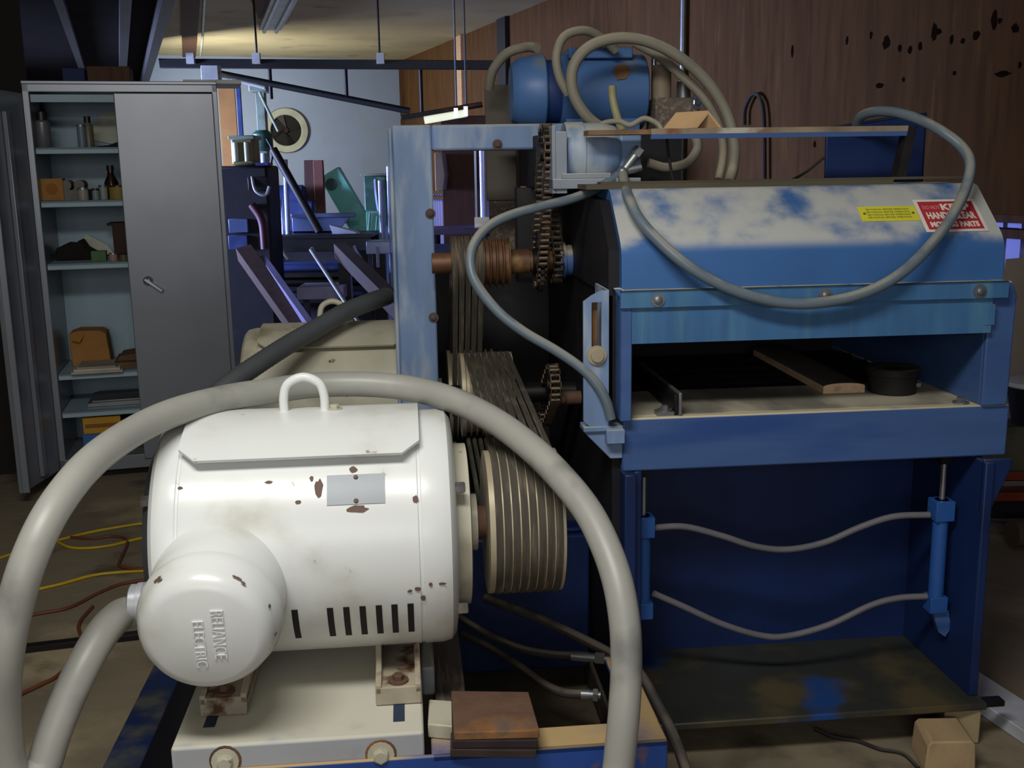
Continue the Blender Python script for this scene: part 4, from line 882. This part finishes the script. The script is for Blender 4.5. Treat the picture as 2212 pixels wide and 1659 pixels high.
# hanging tilted lamp trough right of the post frame
a, b = PY(868, 262, 7.6), PY(1042, 232, 7.6)
t = thing('hanging_lamp', 'tilted hanging lamp trough seen above the blue cross beam', 'lamp', (a+b)/2); o = V(t.location)
g = G(); g.bar(a-o+V((0, 0, .02)), b-o+V((0, 0, .02)), .16, .03, (0, 1, 0)); g.build('housing', darksteel, t, .004)
d = (b-a); G().cyl(a-o+d*.28+V((0, 0, -.02)), b-o-d*.2+V((0, 0, -.02)), .025).build('tube', M('lit_tube', 'e6ecdc', .4, emit=('e8f0d8', .9)), t)
for f in (.68, .8): 
    p = a+d*f-o; G().cyl(p+V((0, 0, .03)), V((p.x, p.y, CEIL-o.z)), .007, n=8).build('hanger', steel, t)
    G().box(p.x-.014, p.y-.1, p.z-.045, p.x+.014, p.y-.06, p.z+.02).build('clip', chrome, t)
# studs and loose timbers against the right wall, far end
for u, u1, m, lab in ((1078, 1098, dark, 'dark narrow upright against the plywood above the brown column'), (984, 1004, wood, 'pale timber stud against the far plywood wall')):
    p, q = RW(u, 200, -.03), RW(u1, 200, -.03); o = (p+q)/2; wd = max((q-p).length, .08)
    tag(G().bar(V((o.x, o.y, 0)), V((o.x, o.y, CEIL-.005)), min(wd, .25), .04, RA).build('wall_stud', m), lab, 'stud')
p = PY(495, 300, 9.6)
tag(G().box(p.x-.07, p.y, 0, p.x+.075, p.y+.02, PY(495, 186, 9.6).z).build('plywood_strip', M('orange_ply', 'b07b3d', .75, 0, .1, 5), bevel=.002), 'tall orange-tan board standing just right of the cabinet', 'board')
p = PY(521, 300, 9.55)
tag(G().box(p.x-.018, p.y, 0, p.x+.018, p.y+.03, PY(521, 186, 9.55).z).build('blue_strip', navy, bevel=.002), 'narrow blue upright beside the orange-tan board', 'upright')

# workbench with a steel trough and leaning things
YB = 8.4; bz = PY(650, 508, YB).z
bx0, bx1 = PY(505, 505, YB).x, PY(800, 505, YB).x
t = thing('workbench', 'dark steel workbench at the far end under the machines', 'bench', ((bx0+bx1)/2, YB+.4, 0)); wb = (bx1-bx0)/2
g = G(); g.box(-wb, -.4, bz-.03, wb, .15, bz); g.box(-wb, -.4, bz-.13, wb, -.37, bz-.03); g.build('top', M('bench_top', '3a3b42', .45, .3, .15, 5), t, .004)
for x in (-wb+.03, wb-.09):
    for y in (-.37, .07): G().box(x, y, 0, x+.06, y+.06, bz-.03).build('leg', dark, t)
for v in (592, 622, 648):
    z = PY(650, v, YB).z; G().box(-wb, -.36, z-.03, wb, .10, z).build('shelf', dark, t)
G().box(-wb, .135, .02, wb, .15, bz-.03).build('back_panel', dark, t)  # added dark sheet, stands in for the shade under the bench
for j, (v, mm) in enumerate(((590, navy), (620, darksteel), (646, navy))):
    z = PY(650, v, YB).z
    for k in range(3):
        tag(G().cyl((bx0+.12+.02*j, YB+.10+.1*k, z+.032), (bx1-.10-.02*k, YB+.10+.1*k, z+.032), .030, n=14).build('stock_pipe', mm), ['%s pipe %s on the %s bench shelf' % (['blue', 'dark steel', 'navy'][j], ['at the front', 'in the middle', 'at the back'][k], ['upper', 'middle', 'lower'][j])][0], 'pipe', 'pipes stored under the bench')
def stand(u, v0, Y, z): p = PY(u, 400, Y); return V((p.x, Y, z)), PY(u, v0, Y).z
# steel trough
p0, p1 = PY(632, 497, YB+.25), PY(768, 492, YB+.25); zt = PY(700, 464, YB+.25).z
g = G(); x0, x1 = p0.x, p1.x; y = YB+.25
g.prism([(x0, y, bz+.001), (x1-.15, y, bz+.001), (x1-.02, y, zt), (x0, y, zt)], (0, .02, 0)); g.box(x0, y-.03, zt-.02, x1, y+.05, zt+.012); g.box(x0, y, bz+.001, x1-.15, y+.12, bz+.02)
tag(g.build('steel_trough', M('blue_grey_trough', '6a7aa8', .4, .4, .1, 5), bevel=.003), 'blue-grey steel trough lying along the bench', 'trough')
p = PY(745, 503, YB+.08); tag(G().prism([(p.x-.10, p.y, bz+.001), (p.x+.10, p.y-.02, bz+.001), (p.x+.08, p.y-.02, bz+.02), (p.x-.12, p.y, bz+.07)], (.02, .06, 0)).build('white_scrap', M('bright_scrap', 'c9cfe6', .4), bevel=.003), 'white tapered piece on the bench before the turquoise arm', 'scrap')
# dark pole leaning across
a = PY(690, 506, YB+.1); a.z = bz+.02; b = PY(590, 322, YB+.2)
tag(G().cyl(a, b, .033).build('leaning_pole', blackpaint), 'black pole leaning diagonally over the bench', 'pole')
# standing boards
p, z = stand(664, 346, YB+.62, bz-.3); 
tag(G().prism([(p.x-.08, p.y, .0), (p.x+.06, p.y, .0), (p.x+.06, p.y, z), (p.x-.02, p.y, z)], (0, .05, 0)).build('standing_board', woodred, bevel=.004), 'dark red-brown board standing behind the bench left of its twin', 'board')
p, z = stand(690, 346, YB+.60, 0)
tag(G().box(p.x-.045, p.y, 0, p.x+.035, p.y+.06, z).build('standing_board', M('warm_red_board', '6a3d30', .7, 0, .12, 4), bevel=.004), 'narrower red-brown board standing beside the turquoise arm', 'board')
# turquoise machine with its slanting arm
Yt = YB+.72
a, b = PY(712, 372, Yt), PY(800, 500, Yt)
t = thing('turquoise_machine', 'turquoise machine with a broad slanting arm', 'machine', (b.x, Yt, 0)); o = V(t.location)
side = V((.82, 0, .57))
G().bar(a-o, b-o+V((-.05, 0, 0)), .19, .10, (1, 0, 0)).build('arm', teal, t, .012)
g = G(); g.cyl(a-o+V((.02, -.07, -.1)), a-o+V((.02, .07, -.1)), .05); g.build('pivot', greenm, t)
G().box(-.10, -.06, 0, .12, .3, PY(800, 490, Yt).z).build('column', teal, t, .01)
G().box(-.02, -.1, PY(800, 500, Yt).z-.1, .14, -.05, PY(800, 455, Yt).z).build('gear_cover', teal, t, .01)
for k in range(3): G().cyl((.0+.06*k, -.12, b.z-o.z-.02*k), (.02+.06*k, -.12, b.z-o.z+.16-.03*k), .010).build('lever', M('pale_teal', '7fc0b0', .4), t)
# dark green cabinet-like machine right of it with pale pipes
p, z = stand(803, 380, YB+.98, 0)
t = thing('green_machine', 'dark green machine column left of the blue frame post', 'machine', p)
G().box(-.07, 0, 0, .13, .2, z).build('body', greenm, t, .012)
G().box(-.09, -.02, z, .15, .22, z+.02).build('cap', palegreen, t, .004)
G().tube([(.04, -.03, z-.03), (.05, -.05, z-.2), (.09, -.05, z-.5), (.12, -.05, z-.75)], .018, 8).build('pipe', paleblue, t)
for i, (u, v0, v1) in enumerate(((822, 390, 470), (836, 360, 500), (848, 400, 510))):
    p, z = stand(u, v0, YB+.3, 0)
    tag(G().cyl(p, (p.x+.02*i, p.y, z), .022).build('standing_pipe', paleblue), ['pale pipe standing nearest the green machine', 'tallest pale pipe standing left of the blue frame post', 'pale pipe standing tight against the blue frame post'][i], 'pipe', 'pale pipes standing at the far end')
# pale green drill column with head
Yd = YB+.68
p, z = stand(572, 172, Yd, 0)
t = thing('pillar_drill', 'pale green pillar drill standing left of the wall fan', 'drill', p)
G().box(-.035, 0, 0, .04, .08, z).build('column', palegreen, t, .006)
zz = PY(570, 300, Yd).z; G().lathe([(0, .05), (.03, .085), (.14, .085), (.17, .05)], (0, .02, zz-.1), (0, 0, 1), 20).build('spindle_housing', greenm, t)
G().box(-.06, -.12, PY(570, 200, Yd).z, .09, .1, PY(570, 178, Yd).z).build('head', palegreen, t, .01)
G().tube([(.02, -.08, PY(570, 200, Yd).z), (.07, -.1, PY(570, 230, Yd).z), (.16, -.1, PY(570, 285, Yd).z)], .012, 8).build('arm', palegreen, t)
G().tube([(.05, -.05, zz), (.09, -.05, zz-.1), (.06, -.05, zz-.25)], .012, 8).build('cable', blackpaint, t)
# navy machine on the bench
p = PY(625, 450, YB+.40)
t = thing('navy_machine', 'navy machine body on the bench behind the black pole', 'machine', (p.x, YB+.40, bz+.001)); zt = PY(625, 405, YB+.40).z-bz
G().box(-.14, 0, 0, .20, .14, zt*.7).build('body', navy, t, .02)
G().lathe([(0, .10), (.2, .10), (.22, .08)], (-.1, .10, zt*.72+.02), (1, 0, 0), 24).build('motor', navy, t)
for x in (-.08, .02, .12): G().lathe([(0, .03), (.03, .026)], (x, 0, zt*.35), (0, -1, 0), 16).build('knob', purple, t)
# pale pipes standing on the bench's left
for i, (u, v0, du, r) in enumerate(((578, 332, 8, .026), (590, 400, -6, .02), (612, 430, 3, .014), (622, 345, 6, .020))):
    a = PY(u, 503, YB+.12); a.z = bz+.001; b = PY(u-du, v0, YB+.2)
    tag(G().cyl(a, b, r).build('upright_pipe', paleblue), ['thickest pale pipe standing at the left end of the bench', 'pale pipe standing just right of the thickest pipe', 'short thin pale rod standing on the bench', 'pale pipe standing right below the fan opening'][i], 'pipe', 'pale pipes on the bench')
# dark machine left, between cabinet and bench, with a brassy box on top
Yl = YB-.5
p, z = stand(520, 352, Yl, 0)
t = thing('dark_machine', 'dark cluttered machine close to the cabinet edge', 'machine', p)
G().box(-.19, 0, 0, .20, .4, z-.02).build('body', dark, t, .02)
for k, (x, zz, m) in enumerate(((-.04, z-.5, M('blue_grey_panel', '4e5a80', .4)), (-.05, z-.62, navy), (.12, z-.2, darksteel))): G().box(x-.06, -.03, zz, x+.08, 0, zz+.10).build('panel', m, t, .004)
G().tube([(.09, -.02, z-.1), (.12, -.06, z-.2), (.19, -.06, z-.23), (.22, -.05, z-.17)], .012, 8).build('cable', M('pale_cable', '8f8f92', .5), t)
G().tube([(.08, -.03, z-.3), (.15, -.05, z-.42), (.16, -.05, z-.62)], .03, 10).build('hose', M('dull_red_hose', '4a2230', .5), t)
G().box(.11, .02, z-.02, .2, .2, z+.0).build('ledge', navy, t)
q = V((p.x, p.y, z-.019)); t = thing('brassy_box', 'olive brass-coloured box on the dark machine by the cabinet', 'box', q+V((.0, .05, 0))); h = PY(520, 292, Yl).z-q.z
G().box(-.07, 0, 0, .10, .2, h).build('body', M('olive_brass', '7f7a52', .45, .3, .15, 6, spots=('c9c3a6', 7, .6, .75)), t, .02)
G().box(-.08, -.02, h-.03, .11, .22, h).build('lid', palegreen, t, .006)
for x in (-.03, .05): G().cyl((x, -.012, .03), (x, -.012, h-.05), .018).build('gauge', M('pale_gauge', 'c3c6b0', .4), t)
# slanting timbers in front of the bench
a, b = PY(645, 708, 6.6), PY(528, 545, 7.4)
bar_('leaning_timber', 'brown timber leaning from the floor towards the cabinet', 'timber', foot(a, b), b, .11, .10, M('dark_timber', '3a2419', .8, 0, .2, 5, stretch=(6, 6, 1)))
a, b = PY(668, 700, 6.5), PY(568, 560, 7.3)
bar_('leaning_timber', 'grey-violet timber leaning just right of the brown timber', 'timber', foot(a, b, .02), b, .045, .06, M('violet_grey_timber', '6d6888', .7))
a, b = PY(850, 655, 6.2), PY(735, 540, 7.3); a = a+(a-b)*.5
t = thing('sloping_beam', 'rusty brown beam sloping down to the blue frame post', 'beam', (a.x, a.y, 0)); o = V(t.location)
G().bar(a-o, b-o, .085, .1).build('beam', M('rust_brown_beam', '2f1d16', .75, 0, .2, 5), t, .003)
for c in (a+(b-a)*.06, b+(a-b)*.06): G().box(c.x-o.x-.04, c.y-o.y-.04, 0, c.x-o.x+.04, c.y-o.y+.04, c.z-.06).build('prop', darksteel, t)
a, b = PY(770, 690, 6.4), PY(672, 540, 7.3)
tag(G().cyl(foot(a, b, .01), b, .014).build('leaning_rod', steel), 'thin grey rod slanting in front of the bench shelves', 'rod')
p = PY(690, 630, 7.0); z = p.z
t = thing('white_sill', 'pale lettering-free board on trestles behind the cream motor', 'board', (p.x, 7.0, 0)); t['label'] = 'pale flat board on legs behind the cream motor'
G().box(-.15, 0, z-.05, .16, .3, z+.03).build('top', M('pale_violet_board', '8d8aa6', .6), t, .003)
for x in (-.13, .10): G().box(x, .1, 0, x+.04, .14, z-.05).build('leg', dark, t)
# seen through the blue frame: tall brown panel, pale post, violet bench
Yp = 7.4
a, b = PY(944, 340, Yp), PY(1062, 340, Yp)
tag(G().box(a.x, Yp+.5, 0, b.x+.2, Yp+.53, PY(1000, 250, Yp+.5).z).build('upright_sheet', woodred, bevel=.003), 'tall dark brown panel seen through the blue frame', 'panel')
p = PY(1046, 400, Yp); zt = PY(1046, 320, Yp).z; z0 = PY(1046, 500, Yp).z
t = thing('white_post', 'pale steel post with glossy side seen through the blue frame', 'post', (p.x, Yp, 0))
G().lathe([(0, .036), (zt, .036)], (0, 0, 0), (0, 0, 1), 16).build('tube', M('glossy_pale_post', 'b9bde0', .2, .3), t)
G().box(-.065, -.02, 0, -.05, .02, zt).build('edge_strip', paleblue, t)
G().box(-.07, -.06, z0, .03, -.036, z0+.10).build('clamp', chrome, t)
p = PY(950, 400, Yp); zt = PY(950, 412, Yp).z
tag(G().prism([(p.x-.03, Yp, zt), (p.x+.02, Yp, zt), (p.x+.035, Yp, zt+.1), (p.x+.02, Yp, PY(950, 330, Yp).z), (p.x-.03, Yp, PY(950, 330, Yp).z)], (0, .5, 0)).build('hanging_rag', M('pale_rag', 'b09c92', .9), bevel=.004), 'pale cloth hanging beside the blue post', 'cloth')
p = PY(990, 492, Yp-.2); z = p.z
t = thing('violet_bench', 'violet steel bench seen through the blue frame', 'bench', (p.x, Yp-.1, 0))
G().box(-.2, -.2, z-.04, .26, .2, z).build('top', purple, t, .004); G().box(-.2, -.2, z-.28, .26, -.17, z-.1).build('apron', navy, t, .004)
for x in (-.18, .2): G().box(x, -.18, 0, x+.04, .18, z-.04).build('leg', dark, t)
# bright clip-like tools on the bench rail below
for i, (u, v) in enumerate(((608, 545), (675, 548), (745, 540), (765, 545))):
    p = PY(u, v, YB-.03)
    t_ = G().tube([p+V((0, 0, .05)), p+V((.02, -.01, 0)), p+V((.05, 0, -.05))], .014, 8)
    tag(t_.build('hanging_tool', paleblue if i % 2 else M('pale_tool_%d' % i, 'a8a2a0', .4)), ['leftmost pale tool hanging on the bench apron', 'bright bent tool hanging mid-way on the bench apron', 'pale tool hanging near the right end of the bench', 'dull tool hanging last on the right of the bench apron'][i], 'tool', 'tools hanging on the bench edge')
p, z = stand(812, 520, YB-.15, 0)
t = thing('pale_vise', 'pale blue clamp on a stand at the right end of the bench', 'vise', p)
G().box(-.05, 0, 0, .05, .1, z-.1).build('stand', darksteel, t, .004); G().box(-.09, -.04, z-.1, .1, .14, z).build('jaw', paleblue, t, .01); G().cyl((0, -.06, z-.2), (0, -.06, z-.04), .012).build('screw', chrome, t)
